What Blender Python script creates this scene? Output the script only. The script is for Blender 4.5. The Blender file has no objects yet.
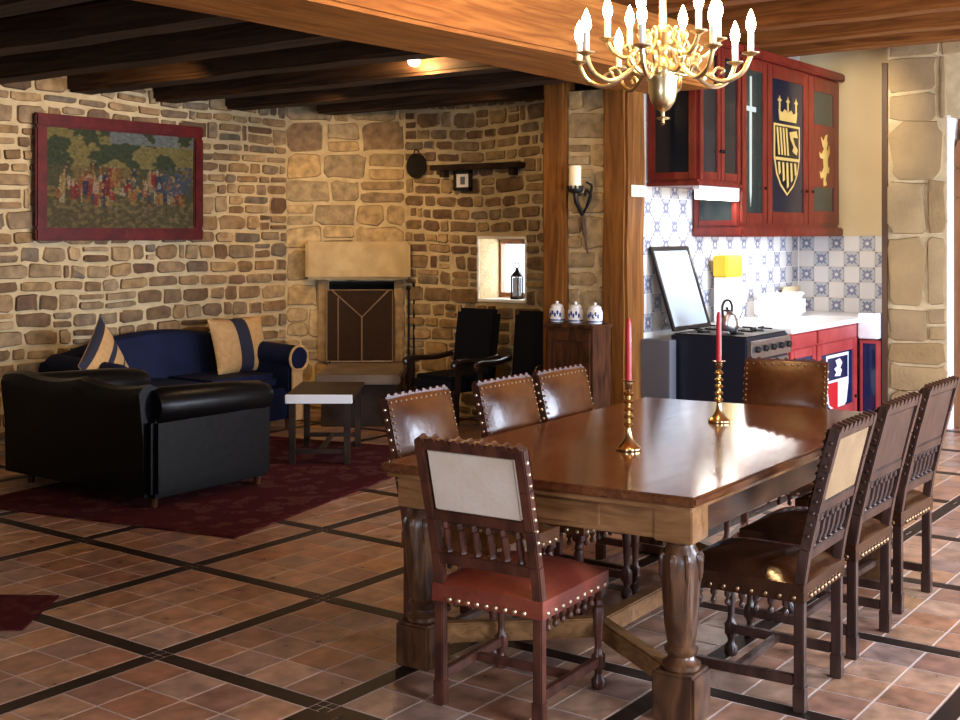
import bpy, bmesh, math, random
from mathutils import Vector, Matrix, noise
R = math.radians
PI = math.pi
SC = bpy.context.scene
COL = SC.collection

# ------------------------------------------------------------------ camera, world, lights, exposure
cam = bpy.data.cameras.new('camera'); cam.lens = 45.75; cam.sensor_width = 36; cam.shift_y = -127/960
co = bpy.data.objects.new('camera', cam); COL.objects.link(co)
co.location = (0, 0, 1.65); co.rotation_euler = (R(90), 0, 0.632 - PI/2); cam.clip_start = 0.05
SC.camera = co
SC.view_settings.view_transform = 'Standard'; SC.view_settings.look = 'None'
SC.view_settings.gamma = 1; SC.view_settings.use_curve_mapping = False
SC.view_settings.exposure = 0.5
SC.cycles.use_denoising = True
SC.cycles.max_bounces = 6
SC.cycles.sample_clamp_indirect = 6
wd = bpy.data.worlds.new('sky'); SC.world = wd; wd.use_nodes = True
bg = wd.node_tree.nodes['Background']; bg.inputs[0].default_value = (0.75, 0.85, 1, 1); bg.inputs[1].default_value = 1.6

def area(name, loc, look, sx, sy, power, col):
    l = bpy.data.lights.new(name, 'AREA'); l.shape = 'RECTANGLE'; l.size = sx; l.size_y = sy; l.energy = power; l.color = col
    o = bpy.data.objects.new(name, l); COL.objects.link(o); o.location = loc
    d = Vector(look) - Vector(loc); o.rotation_euler = d.to_track_quat('-Z', 'Y').to_euler(); return o
def point(name, loc, power, col, rad=0.03):
    l = bpy.data.lights.new(name, 'POINT'); l.energy = power; l.color = col; l.shadow_soft_size = rad
    o = bpy.data.objects.new(name, l); COL.objects.link(o); o.location = loc; return o
def spot(name, loc, look, power, col, ang=70, rad=0.03, blend=0.8):
    l = bpy.data.lights.new(name, 'SPOT'); l.energy = power; l.color = col; l.spot_size = R(ang); l.spot_blend = blend; l.shadow_soft_size = rad
    o = bpy.data.objects.new(name, l); COL.objects.link(o); o.location = loc
    o.rotation_euler = (Vector(look) - Vector(loc)).to_track_quat('-Z', 'Y').to_euler(); return o
DAY = (0.74, 0.83, 1.0); WARM = (1.0, 0.62, 0.26)
# daylight standing in the window openings of the right wall and the wall behind the camera
area('daylight_window_one', (2.9, -1.52, 1.45), (2.9, 5, 0.9), 1.3, 1.5, 125, DAY)
area('daylight_window_two', (6.0, -1.52, 1.45), (6.0, 5, 0.9), 1.3, 1.5, 195, DAY)
area('daylight_window_three', (8.9, -1.52, 1.45), (8.9, 5, 0.9), 1.3, 1.5, 310, DAY)
area('daylight_window_behind', (-1.97, 0.9, 1.5), (5, 2.2, 0.7), 1.3, 1.4, 62, DAY)
area('daylight_small_window', (9.3, 6.05, 1.33), (8.0, 6.35, 1.3), 0.45, 0.5, 14, (0.95, 0.97, 1.0))

# ------------------------------------------------------------------ materials
def nodes(m):
    m.use_nodes = True; nt = m.node_tree
    return nt, nt.nodes, nt.links, nt.nodes['Principled BSDF']
def mat(name, col, rough=0.5, metal=0.0, col2=None, scale=8, stretch=(1, 1, 1), bump=0.0, bscale=None, detail=4, spec=0.5, coat=0.0, rvar=0.0, lo=0.35, hi=0.68, dist=0.0):
    m = bpy.data.materials.new(name); nt, N, L, b = nodes(m)
    b.inputs['Base Color'].default_value = (*col, 1); b.inputs['Roughness'].default_value = rough
    b.inputs['Metallic'].default_value = metal; b.inputs['Specular IOR Level'].default_value = spec
    b.inputs['Coat Weight'].default_value = coat; b.inputs['Coat Roughness'].default_value = 0.12
    if col2 is not None or bump or rvar:
        tc = N.new('ShaderNodeTexCoord'); mp = N.new('ShaderNodeMapping'); mp.inputs['Scale'].default_value = stretch
        L.new(tc.outputs['Object'], mp.inputs['Vector'])
        nz = N.new('ShaderNodeTexNoise'); nz.inputs['Scale'].default_value = scale; nz.inputs['Detail'].default_value = detail; nz.inputs['Distortion'].default_value = dist
        L.new(mp.outputs[0], nz.inputs['Vector'])
        if col2 is not None:
            r = N.new('ShaderNodeValToRGB'); r.color_ramp.elements[0].color = (*col, 1); r.color_ramp.elements[1].color = (*col2, 1)
            r.color_ramp.elements[0].position = lo; r.color_ramp.elements[1].position = hi
            L.new(nz.outputs[0], r.inputs[0]); L.new(r.outputs[0], b.inputs['Base Color'])
        if rvar:
            mr = N.new('ShaderNodeMapRange'); mr.inputs[3].default_value = max(0.03, rough - rvar); mr.inputs[4].default_value = rough + rvar
            L.new(nz.outputs[0], mr.inputs[0]); L.new(mr.outputs[0], b.inputs['Roughness'])
        if bump:
            n2 = nz
            if bscale:
                n2 = N.new('ShaderNodeTexNoise'); n2.inputs['Scale'].default_value = bscale; n2.inputs['Detail'].default_value = 3; L.new(mp.outputs[0], n2.inputs['Vector'])
            bp = N.new('ShaderNodeBump'); bp.inputs['Strength'].default_value = bump; bp.inputs['Distance'].default_value = 0.01
            L.new(n2.outputs[0], bp.inputs['Height']); L.new(bp.outputs[0], b.inputs['Normal'])
    return m
def island(name, cols, rough=0.8, nscale=14, namt=0.35, bump=0.5, bscale=40, spec=0.3, rvar=0):
    """one colour per separate stone or tile, with a mottled grain"""
    m = bpy.data.materials.new(name); nt, N, L, b = nodes(m)
    g = N.new('ShaderNodeNewGeometry'); r = N.new('ShaderNodeValToRGB'); cr = r.color_ramp; cr.interpolation = 'LINEAR'
    while len(cr.elements) < len(cols): cr.elements.new(0.5)
    for i, c in enumerate(cols):
        cr.elements[i].position = i / (len(cols) - 1); cr.elements[i].color = (*c, 1)
    L.new(g.outputs['Random Per Island'], r.inputs[0])
    tc = N.new('ShaderNodeTexCoord'); nz = N.new('ShaderNodeTexNoise'); nz.inputs['Scale'].default_value = nscale; nz.inputs['Detail'].default_value = 5
    L.new(tc.outputs['Object'], nz.inputs['Vector'])
    mr = N.new('ShaderNodeMapRange'); mr.inputs[1].default_value = 0.3; mr.inputs[2].default_value = 0.7; mr.inputs[3].default_value = 1 - namt; mr.inputs[4].default_value = 1 + namt
    L.new(nz.outputs[0], mr.inputs[0])
    mx = N.new('ShaderNodeVectorMath'); mx.operation = 'SCALE'; L.new(r.outputs[0], mx.inputs[0]); L.new(mr.outputs[0], mx.inputs['Scale'])
    L.new(mx.outputs[0], b.inputs['Base Color']); b.inputs['Roughness'].default_value = rough; b.inputs['Specular IOR Level'].default_value = spec
    if rvar:
        m2 = N.new('ShaderNodeMapRange'); m2.inputs[3].default_value = rough - rvar; m2.inputs[4].default_value = rough + rvar
        L.new(nz.outputs[0], m2.inputs[0]); L.new(m2.outputs[0], b.inputs['Roughness'])
    n2 = N.new('ShaderNodeTexNoise'); n2.inputs['Scale'].default_value = bscale; n2.inputs['Detail'].default_value = 4; L.new(tc.outputs['Object'], n2.inputs['Vector'])
    bp = N.new('ShaderNodeBump'); bp.inputs['Strength'].default_value = bump; bp.inputs['Distance'].default_value = 0.01
    L.new(n2.outputs[0], bp.inputs['Height']); L.new(bp.outputs[0], b.inputs['Normal'])
    return m
def emit(name, col, strength):
    m = bpy.data.materials.new(name); nt, N, L, b = nodes(m)
    b.inputs['Base Color'].default_value = (*col, 1); b.inputs['Emission Color'].default_value = (*col, 1); b.inputs['Emission Strength'].default_value = strength
    return m
M = {}
M['mortar'] = mat('lime mortar', (0.42, 0.32, 0.175), 0.95, col2=(0.53, 0.42, 0.245), scale=9, bump=0.6, bscale=60)
M['stone'] = island('rubble stone', [(0.075, 0.042, 0.022), (0.25, 0.15, 0.065), (0.15, 0.095, 0.05), (0.33, 0.21, 0.09), (0.12, 0.10, 0.075), (0.27, 0.175, 0.085), (0.095, 0.05, 0.026), (0.36, 0.245, 0.12), (0.19, 0.14, 0.085), (0.13, 0.07, 0.04)])
M['ashlar'] = island('dressed stone', [(0.33, 0.22, 0.10), (0.44, 0.32, 0.16), (0.24, 0.18, 0.10), (0.40, 0.27, 0.12), (0.20, 0.13, 0.07), (0.38, 0.3, 0.17)])
M['pierstone'] = island('pale pier stone', [(0.27, 0.175, 0.075), (0.35, 0.245, 0.12), (0.31, 0.21, 0.10), (0.24, 0.16, 0.08), (0.34, 0.245, 0.125)], nscale=4, namt=0.16)
M['lintel'] = mat('sandstone block', (0.40, 0.29, 0.14), 0.9, col2=(0.50, 0.38, 0.20), scale=7, bump=0.4, bscale=50)
M['tile'] = island('terracotta tile', [(0.29, 0.13, 0.075), (0.40, 0.20, 0.115), (0.26, 0.135, 0.095), (0.45, 0.27, 0.175), (0.34, 0.16, 0.085), (0.28, 0.18, 0.145), (0.42, 0.215, 0.105), (0.34, 0.23, 0.18)], rough=0.32, nscale=11, namt=0.38, bump=0.3, bscale=16, spec=0.5, rvar=0.12)
M['grout'] = mat('pale grout', (0.55, 0.45, 0.39), 0.7)
M['band'] = mat('dark floor strip', (0.013, 0.007, 0.005), 0.45, col2=(0.032, 0.016, 0.011), scale=6, bump=0.2, spec=0.25)
M['oak'] = mat('golden oak', (0.27, 0.125, 0.04), 0.5, col2=(0.40, 0.20, 0.07), scale=3, stretch=(0.7, 7, 7), bump=0.25, dist=1.2)
M['beamwood'] = mat('old beam wood', (0.22, 0.07, 0.012), 0.55, col2=(0.42, 0.16, 0.032), scale=2.5, stretch=(0.5, 6, 6), bump=0.4, dist=1.5, spec=0.18)
M['joistwood'] = mat('dark joist wood', (0.11, 0.034, 0.007), 0.55, col2=(0.25, 0.09, 0.02), scale=2.5, stretch=(6, 0.5, 6), bump=0.4, dist=1.5, spec=0.18)
M['livingjoist'] = mat('blackish joist wood', (0.018, 0.008, 0.004), 0.75, col2=(0.055, 0.026, 0.011), scale=2.5, stretch=(6, 0.5, 6), bump=0.4, dist=1.5, spec=0.18)  # much darker brown than the dining joists
M['postwood'] = mat('post wood', (0.12, 0.042, 0.009), 0.5, col2=(0.25, 0.10, 0.022), scale=2.2, stretch=(6, 6, 0.6), bump=0.3, dist=1.5, spec=0.18)
M['deck'] = mat('ceiling boards', (0.14, 0.042, 0.014), 0.6, col2=(0.24, 0.08, 0.025), scale=2.5, stretch=(0.6, 5, 5), bump=0.3, spec=0.18)
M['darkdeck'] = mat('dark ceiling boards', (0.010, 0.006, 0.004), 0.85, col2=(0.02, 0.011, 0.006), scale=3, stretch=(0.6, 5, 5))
M['tabletop'] = mat('polished table wood', (0.085, 0.026, 0.010), 0.16, col2=(0.18, 0.064, 0.022), scale=2.6, stretch=(0.9, 9, 9), dist=1.4, coat=0.25, rvar=0.05, detail=6)
M['tablewood'] = mat('carved table oak', (0.17, 0.075, 0.024), 0.36, col2=(0.33, 0.16, 0.058), scale=3, stretch=(8, 1.2, 8), bump=0.2, dist=1.2)
M['legwood'] = mat('dark turned oak', (0.045, 0.019, 0.010), 0.3, col2=(0.14, 0.062, 0.026), scale=5, stretch=(3, 3, 1), bump=0.25, dist=1)
M['shadedapron'] = mat('shaded apron oak', (0.04, 0.016, 0.008), 0.25, col2=(0.10, 0.042, 0.018), scale=3, stretch=(1.2, 8, 8), dist=1)  # leg oak darkened to paint in the shade on this side
M['chairwood'] = mat('mahogany chair wood', (0.045, 0.014, 0.009), 0.35, col2=(0.12, 0.04, 0.022), scale=7, stretch=(3, 3, 1), bump=0.15)
M['chairwood2'] = mat('walnut chair wood', (0.024, 0.011, 0.008), 0.3, col2=(0.062, 0.030, 0.022), scale=7, stretch=(3, 3, 1), bump=0.15)
M['redleather'] = mat('oxblood leather', (0.16, 0.026, 0.014), 0.42, col2=(0.27, 0.06, 0.03), scale=6, bump=0.2, bscale=45)
M['brownleather'] = mat('brown leather', (0.10, 0.030, 0.010), 0.22, col2=(0.24, 0.085, 0.022), scale=5, bump=0.12, bscale=20, rvar=0.07)
M['darkleather'] = mat('dark chair leather', (0.016, 0.006, 0.004), 0.15, col2=(0.055, 0.02, 0.008), scale=5, bump=0.12, bscale=20, rvar=0.07)
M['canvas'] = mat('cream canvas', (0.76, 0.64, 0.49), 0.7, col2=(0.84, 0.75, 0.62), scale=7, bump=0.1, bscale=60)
M['tancanvas'] = mat('tan canvas', (0.20, 0.115, 0.045), 0.6, col2=(0.27, 0.165, 0.07), scale=7, bump=0.1, bscale=60)
M['brass'] = mat('brass', (0.72, 0.56, 0.29), 0.22, 1.0)
M['goldbrass'] = mat('bright brass', (0.80, 0.66, 0.38), 0.3, 1.0)
M['dullstud'] = mat('dull nail heads', (0.26, 0.16, 0.085), 0.4, 1.0)
M['stud'] = mat('nail heads', (0.75, 0.62, 0.42), 0.3, 1.0)
M['iron'] = mat('black iron', (0.014, 0.012, 0.011), 0.55, 0.6)
M['redwax'] = mat('red wax', (0.48, 0.012, 0.02), 0.35)
M['wax'] = mat('ivory wax', (0.82, 0.70, 0.46), 0.5)
M['whitecandle'] = mat('white candle sleeve', (0.9, 0.86, 0.74), 0.5)
M['bulb'] = emit('lit bulb', (1.0, 0.70, 0.33), 45)
M['globe'] = emit('lit globe', (1.0, 0.86, 0.6), 30)
M['striplamp'] = emit('lit strip', (1.0, 0.95, 0.86), 7)
M['redpaint'] = mat('red painted wood', (0.10, 0.007, 0.004), 0.35, col2=(0.18, 0.018, 0.009), scale=5, stretch=(3, 3, 0.8))
M['lowred'] = mat('worn red paint', (0.30, 0.028, 0.03), 0.35, col2=(0.4, 0.06, 0.06), scale=6)
M['darkglass'] = mat('dark leaded glass', (0.006, 0.008, 0.012), 0.12, spec=0.5)
M['greenglass'] = mat('green leaded glass', (0.016, 0.026, 0.024), 0.12)
M['blueglass'] = mat('blue leaded glass', (0.008, 0.016, 0.065), 0.15)
M['nightglass'] = mat('night blue leaded glass', (0.006, 0.010, 0.022), 0.12)
M['gold'] = mat('gold paint', (0.62, 0.42, 0.12), 0.4, 0.1)
M['paleblade'] = mat('silver paint', (0.45, 0.52, 0.45), 0.35)
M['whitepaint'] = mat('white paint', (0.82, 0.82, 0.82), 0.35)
M['enamel'] = mat('white enamel', (0.85, 0.86, 0.88), 0.15)
M['worktop'] = mat('white worktop', (0.78, 0.78, 0.78), 0.25)
M['navy'] = mat('navy enamel', (0.008, 0.011, 0.022), 0.35)
M['steel'] = mat('steel', (0.6, 0.6, 0.62), 0.28, 1.0)
M['lidglass'] = mat('pale lid glass', (0.42, 0.50, 0.58), 0.08)
M['grey'] = mat('grey panel', (0.11, 0.12, 0.14), 0.5)
M['yellow'] = mat('yellow enamel', (0.85, 0.60, 0.04), 0.4)
M['beige'] = mat('beige plaster', (0.66, 0.53, 0.32), 0.9, col2=(0.70, 0.57, 0.36), scale=3)
M['plaster'] = mat('white plaster', (0.86, 0.84, 0.79), 0.9)
M['tileplain'] = mat('white wall tile', (0.62, 0.60, 0.58), 0.2)
M['tileblue'] = mat('blue grey motif', (0.18, 0.19, 0.27), 0.25)
M['tilegrey'] = mat('pale motif ground', (0.42, 0.43, 0.46), 0.25)
M['bluevelvet'] = mat('navy velvet', (0.002, 0.0045, 0.023), 0.75, col2=(0.0035, 0.008, 0.038), scale=5, spec=0.2)
M['blackleather'] = mat('black leather', (0.004, 0.0035, 0.0035), 0.33, bump=0.15, scale=20, spec=0.13)
M['tancloth'] = mat('tan cloth', (0.42, 0.24, 0.09), 0.8, col2=(0.5, 0.31, 0.13), scale=30)
M['darkcloth'] = mat('dark cloth', (0.01, 0.012, 0.03), 0.8)
M['blackcloth'] = mat('dark upholstery', (0.004, 0.0045, 0.008), 0.8, spec=0.2)
M['armwood'] = mat('blackened arm wood', (0.02, 0.009, 0.006), 0.3)
M['chestwood'] = mat('chest wood', (0.03, 0.011, 0.005), 0.35, col2=(0.085, 0.03, 0.012), scale=4, stretch=(5, 5, 1), dist=1, spec=0.3)
M['lowwood'] = mat('old brown wood', (0.016, 0.009, 0.006), 0.4, col2=(0.045, 0.025, 0.015), scale=5, spec=0.2)
M['hearth'] = mat('hearth slab', (0.14, 0.10, 0.075), 0.6, col2=(0.2, 0.155, 0.12), scale=5, spec=0.2)
M['soot'] = mat('soot', (0.008, 0.006, 0.005), 0.95)
M['screenmesh'] = mat('fire screen mesh', (0.022, 0.011, 0.006), 0.6, col2=(0.04, 0.02, 0.011), scale=60, spec=0.1)
M['screenrod'] = mat('screen frame brass', (0.45, 0.32, 0.19), 0.4, 0.7)
M['redframe'] = mat('dark red frame', (0.055, 0.005, 0.004), 0.45, col2=(0.10, 0.009, 0.007), scale=9, spec=0.2)
M['porcelain'] = mat('white porcelain', (0.75, 0.74, 0.72), 0.15)
M['cobalt'] = mat('cobalt decoration', (0.03, 0.05, 0.2), 0.2)
M['paper'] = mat('cream paper', (0.75, 0.72, 0.66), 0.8)
M['black'] = mat('black frame', (0.008, 0.007, 0.007), 0.4)
M['doorwood'] = mat('brown door wood', (0.16, 0.06, 0.02), 0.5, col2=(0.24, 0.1, 0.035), scale=3, stretch=(6, 6, 0.7))
M['trimwood'] = mat('dark trim wood', (0.07, 0.03, 0.014), 0.5)
M['pane'] = None
def glass():
    m = bpy.data.materials.new('clear pane'); nt, N, L, b = nodes(m)
    b.inputs['Base Color'].default_value = (1, 1, 1, 1); b.inputs['Roughness'].default_value = 0.02; b.inputs['Transmission Weight'].default_value = 1; b.inputs['IOR'].default_value = 1.02
    return m
M['pane'] = glass()
def rugmat(name, c1, c2, c3, sc):
    m = bpy.data.materials.new(name); nt, N, L, b = nodes(m)
    tc = N.new('ShaderNodeTexCoord'); v = N.new('ShaderNodeTexVoronoi'); v.inputs['Scale'].default_value = sc; v.distance = 'EUCLIDEAN'; v.feature = 'SMOOTH_F1'
    L.new(tc.outputs['Object'], v.inputs['Vector'])
    r = N.new('ShaderNodeValToRGB'); cr = r.color_ramp; cr.interpolation = 'LINEAR'
    cr.elements[0].color = (*c2, 1); cr.elements[1].position = 0.22; cr.elements[1].color = (*c1, 1)
    e = cr.elements.new(0.5); e.color = (*c3, 1); e = cr.elements.new(0.62); e.color = (*c1, 1)
    nz = N.new('ShaderNodeTexNoise'); nz.inputs['Scale'].default_value = 28; L.new(tc.outputs['Object'], nz.inputs['Vector'])
    ad = N.new('ShaderNodeMath'); ad.operation = 'MULTIPLY_ADD'; L.new(nz.outputs[0], ad.inputs[0]); ad.inputs[1].default_value = 0.5; L.new(v.outputs['Distance'], ad.inputs[2])
    L.new(ad.outputs[0], r.inputs[0]); L.new(r.outputs[0], b.inputs['Base Color']); b.inputs['Roughness'].default_value = 0.95; b.inputs['Specular IOR Level'].default_value = 0.1
    return m
M['rug'] = rugmat('crimson rug pile', (0.055, 0.008, 0.010), (0.012, 0.006, 0.012), (0.10, 0.035, 0.028), 8)
M['rug2'] = rugmat('dark red rug pile', (0.06, 0.008, 0.010), (0.04, 0.006, 0.008), (0.08, 0.02, 0.02), 14)

# ------------------------------------------------------------------ mesh helpers
class MB:
    def __init__(s): s.bm = bmesh.new(); s.mi = 0
    def _mark(s, faces):
        for f in faces: f.material_index = s.mi
    def box(s, c, d, rz=0.0, bev=0.0, mtx=None, seg=2):
        r = bmesh.ops.create_cube(s.bm, size=1.0); vs = r['verts']
        T = Matrix.Translation(c) @ Matrix.Rotation(rz, 4, 'Z') @ Matrix.Diagonal((*d, 1))
        if mtx is not None: T = mtx @ T
        bmesh.ops.transform(s.bm, matrix=T, verts=vs)
        fs = list({f for v in vs for f in v.link_faces}); s._mark(fs)
        if bev > 0:
            es = list({e for v in vs for e in v.link_edges})
            q = bmesh.ops.bevel(s.bm, geom=es, offset=bev, segments=seg, affect='EDGES', clamp_overlap=True)
            s._mark(q['faces'])
        return s
    def span(s, a, b, bev=0.0):
        c = [(a[i] + b[i]) / 2 for i in range(3)]; d = [abs(b[i] - a[i]) for i in range(3)]
        return s.box(c, d, 0, bev)
    def bar(s, p, q, w, h, bev=0.0, up=(0, 0, 1)):
        p = Vector(p); q = Vector(q); z = (q - p); L = z.length; z.normalize()
        x = Vector(up).cross(z)
        if x.length < 1e-4: x = Vector((1, 0, 0)).cross(z)
        x.normalize(); y = z.cross(x)
        mt = Matrix((x, y, z)).transposed().to_4x4(); mt.translation = (p + q) / 2
        return s.box((0, 0, 0), (w, h, L), 0, bev, mt)
    def tube(s, pts, rad, n=8, closed=False):
        pts = [Vector(p) for p in pts]; k = len(pts)
        rs = rad if isinstance(rad, (list, tuple)) else [rad] * k
        rings = []; pv = None
        for i, p in enumerate(pts):
            a = pts[i - 1] if (i > 0 or closed) else p; b = pts[(i + 1) % k] if (i < k - 1 or closed) else p
            t = (b - a).normalized()
            if pv is None:
                pv = t.orthogonal().normalized()
            pv = (pv - t * pv.dot(t))
            if pv.length < 1e-5: pv = t.orthogonal()
            pv.normalize(); w = t.cross(pv)
            rings.append([s.bm.verts.new(p + (pv * math.cos(2*PI*j/n) + w * math.sin(2*PI*j/n)) * rs[i]) for j in range(n)])
        fs = []
        for i in range(k if closed else k - 1):
            A = rings[i]; B = rings[(i + 1) % k]
            for j in range(n): fs.append(s.bm.faces.new((A[j], A[(j+1) % n], B[(j+1) % n], B[j])))
        if not closed:
            fs.append(s.bm.faces.new(rings[0][::-1])); fs.append(s.bm.faces.new(rings[-1]))
        s._mark(fs); return s
    def lathe(s, prof, o=(0, 0, 0), n=20, flute=0, famt=0.0, fz=None, mtx=None):
        o = Vector(o); rings = []
        for r, z in prof:
            ring = []
            for j in range(n):
                a = 2*PI*j/n; rr = r
                if flute and fz and fz[0] <= z <= fz[1]: rr = r * (1 + famt * math.cos(flute * a))
                v = Vector((rr*math.cos(a), rr*math.sin(a), z)) + o
                if mtx is not None: v = mtx @ v
                ring.append(s.bm.verts.new(v))
            rings.append(ring)
        fs = []
        for A, B in zip(rings, rings[1:]):
            for j in range(n): fs.append(s.bm.faces.new((A[j], A[(j+1) % n], B[(j+1) % n], B[j])))
        fs.append(s.bm.faces.new(rings[0][::-1])); fs.append(s.bm.faces.new(rings[-1])); s._mark(fs); return s
    def sphere(s, c, r, sc=(1, 1, 1), n=12):
        q = bmesh.ops.create_uvsphere(s.bm, u_segments=n, v_segments=max(6, n//2 + 2), radius=r)
        bmesh.ops.transform(s.bm, matrix=Matrix.Translation(c) @ Matrix.Diagonal((*sc, 1)), verts=q['verts'])
        s._mark({f for v in q['verts'] for f in v.link_faces}); return s
    def prism(s, poly, th, mtx):
        """poly in local x,y; extruded from z=0 to z=th; mtx places it"""
        A = [s.bm.verts.new(mtx @ Vector((x, y, 0))) for x, y in poly]; B = [s.bm.verts.new(mtx @ Vector((x, y, th))) for x, y in poly]
        n = len(poly); fs = [s.bm.faces.new(A[::-1]), s.bm.faces.new(B)]
        for i in range(n): fs.append(s.bm.faces.new((A[i], A[(i+1) % n], B[(i+1) % n], B[i])))
        s._mark(fs); return s
    def build(s, name, m, parent=None, smooth=True, ang=38):
        bmesh.ops.recalc_face_normals(s.bm, faces=s.bm.faces)
        me = bpy.data.meshes.new(name); s.bm.to_mesh(me); s.bm.free()
        for q in (m if isinstance(m, (list, tuple)) else [m]): me.materials.append(q)
        if smooth:
            for p in me.polygons: p.use_smooth = True
            me.set_sharp_from_angle(angle=R(ang))
        o = bpy.data.objects.new(name, me); COL.objects.link(o)
        if parent is not None: o.parent = parent
        return o
def tag(o, label, cat, group=None, kind=None):
    o['label'] = label; o['category'] = cat
    if group: o['group'] = group
    if kind: o['kind'] = kind
    return o
def struct(o): o['kind'] = 'structure'; return o
def thing(name, label, cat, loc=(0, 0, 0), rz=0.0, group=None):
    o = bpy.data.objects.new(name, None); COL.objects.link(o); o.location = loc; o.rotation_euler = (0, 0, rz); o.empty_display_size = 0.1
    return tag(o, label, cat, group)
def copy_tree(o, parent=None):
    c = o.copy(); COL.objects.link(c)
    if parent is not None: c.parent = parent
    for ch in list(o.children): copy_tree(ch, c)
    return c
def frame(ox, oy, oz, ux, uy, uz, vx, vy, vz):
    """local x -> u, local y -> v, local z -> u x v"""
    u = Vector((ux, uy, uz)).normalized(); v = Vector((vx, vy, vz)).normalized(); w = u.cross(v)
    m = Matrix((u, v, w)).transposed().to_4x4(); m.translation = (ox, oy, oz); return m
def smoothpts(pts, k=6):
    P = [Vector(p) for p in pts]; out = []
    for i in range(len(P) - 1):
        a = P[max(0, i-1)]; b = P[i]; c = P[i+1]; d = P[min(len(P)-1, i+2)]
        for j in range(k):
            t = j / k
            out.append(0.5*((2*b) + (c-a)*t + (2*a-5*b+4*c-d)*t*t + (3*b-a-3*c+d)*t**3))
    out.append(P[-1]); return out

# ------------------------------------------------------------------ structure: stone walls
def stone_wall(name, p0, p1, zt, nsgn, holes=(), seed=1, h=(0.09, 0.19), w=(0.13, 0.36), thick=0.3, mats=None, wob=0.02, gap=(0.014, 0.028)):
    rnd = random.Random(seed); p0 = Vector((*p0, 0)); p1 = Vector((*p1, 0)); t = (p1 - p0); L = t.length; t.normalize()
    nrm = Vector((-t.y, t.x, 0)) * nsgn
    b = MB(); b.mi = 0
    us = sorted({0.0, L, *[q for h_ in holes for q in h_[:2]]}); zs = sorted({0.0, zt, *[q for h_ in holes for q in h_[2:]]})
    us = [u for u in us if 0 <= u <= L]; zs = [z for z in zs if 0 <= z <= zt]
    for u0, u1 in zip(us, us[1:]):
        for z0, z1 in zip(zs, zs[1:]):
            um, zm = (u0+u1)/2, (z0+z1)/2
            if any(a < um < c and d < zm < e for a, c, d, e in holes): continue
            mt = Matrix((t, nrm, Vector((0, 0, 1)))).transposed().to_4x4(); mt.translation = p0
            b.box(((u0+u1)/2, -thick/2, (z0+z1)/2), (u1-u0, thick, z1-z0), 0, 0, mt)
    b.mi = 1
    def wv(u, z): return wob * (noise.noise(Vector((u*1.1, z*0.6, seed*3.7))) * 1.6)
    def stone(u0, u1, z0, z1):
        W, H = u1-u0, z1-z0
        if W < 0.035 or H < 0.03: return
        cx, cz = (u0+u1)/2, (z0+z1)/2; n = 12; ex = rnd.uniform(0.2, 0.45); d = rnd.uniform(0.010, 0.024)
        j = min(W, H) * 0.085; A = []; B = []; ph = rnd.uniform(-0.1, 0.1); C = []; m_in = min(0.03, 0.3*min(W, H))
        for k in range(n):
            a = 2*PI*k/n + PI/4 + ph*0.3; ca, sa = math.cos(a), math.sin(a)
            x = (abs(ca)**ex) * (1 if ca > 0 else -1) * W/2 + rnd.uniform(-j, j); z = (abs(sa)**ex) * (1 if sa > 0 else -1) * H/2 + rnd.uniform(-j, j)
            for lst, ins, off in ((A, 0.0, -0.002), (B, 0.25*m_in, d), (C, m_in, d + 0.002)):
                u = min(max(cx + x*(1-2*ins/W), 0.004), L-0.004); zz = min(cz + z*(1-2*ins/H) + wv(u, cz), zt-0.004)
                lst.append(b.bm.verts.new(p0 + t*u + nrm*off + Vector((0, 0, max(zz, 0.002)))))
        cen = b.bm.verts.new(p0 + t*cx + nrm*(d + 0.003) + Vector((0, 0, min(cz + wv(cx, cz), zt-0.004))))
        fs = []
        for k in range(n):
            k2 = (k+1) % n; fs.append(b.bm.faces.new((A[k], A[k2], B[k2], B[k]))); fs.append(b.bm.faces.new((B[k], B[k2], C[k2], C[k]))); fs.append(b.bm.faces.new((C[k], C[k2], cen)))
        b._mark(fs)
    z = 0.0
    while z < zt - 0.03:
        hh = rnd.uniform(*h)
        if zt - z - hh < 0.06: hh = zt - z
        # spans free of holes
        spans = [(0.0, L)]
        for a, c, d, e in holes:
            if z + hh > d + 0.02 and z < e - 0.02:
                ns = []
                for s0, s1 in spans:
                    if c <= s0 or a >= s1: ns.append((s0, s1)); continue
                    if a > s0: ns.append((s0, a))
                    if c < s1: ns.append((c, s1))
                spans = ns
        for s0, s1 in spans:
            u = s0
            while u < s1 - 0.03:
                ww = rnd.uniform(*w)
                if rnd.random() < 0.15: ww *= 0.5
                if s1 - u - ww < 0.07: ww = s1 - u
                g = rnd.uniform(*gap)
                if hh > 0.13 and rnd.random() < 0.22:
                    m_ = z + hh * rnd.uniform(0.4, 0.6)
                    stone(u+g/2, u+ww-g/2, z+g/2, m_-g/2); stone(u+g/2, u+ww-g/2, m_+g/2, z+hh-g/2)
                else:
                    dz = rnd.uniform(-0.012, 0.012)
                    stone(u+g/2, u+ww-g/2, z+g/2+max(dz, 0), z+hh-g/2+min(dz, 0))
                u += ww
        z += hh
    return struct(b.build(name, mats or [M['mortar'], M['stone']], None, True, 50))

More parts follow.
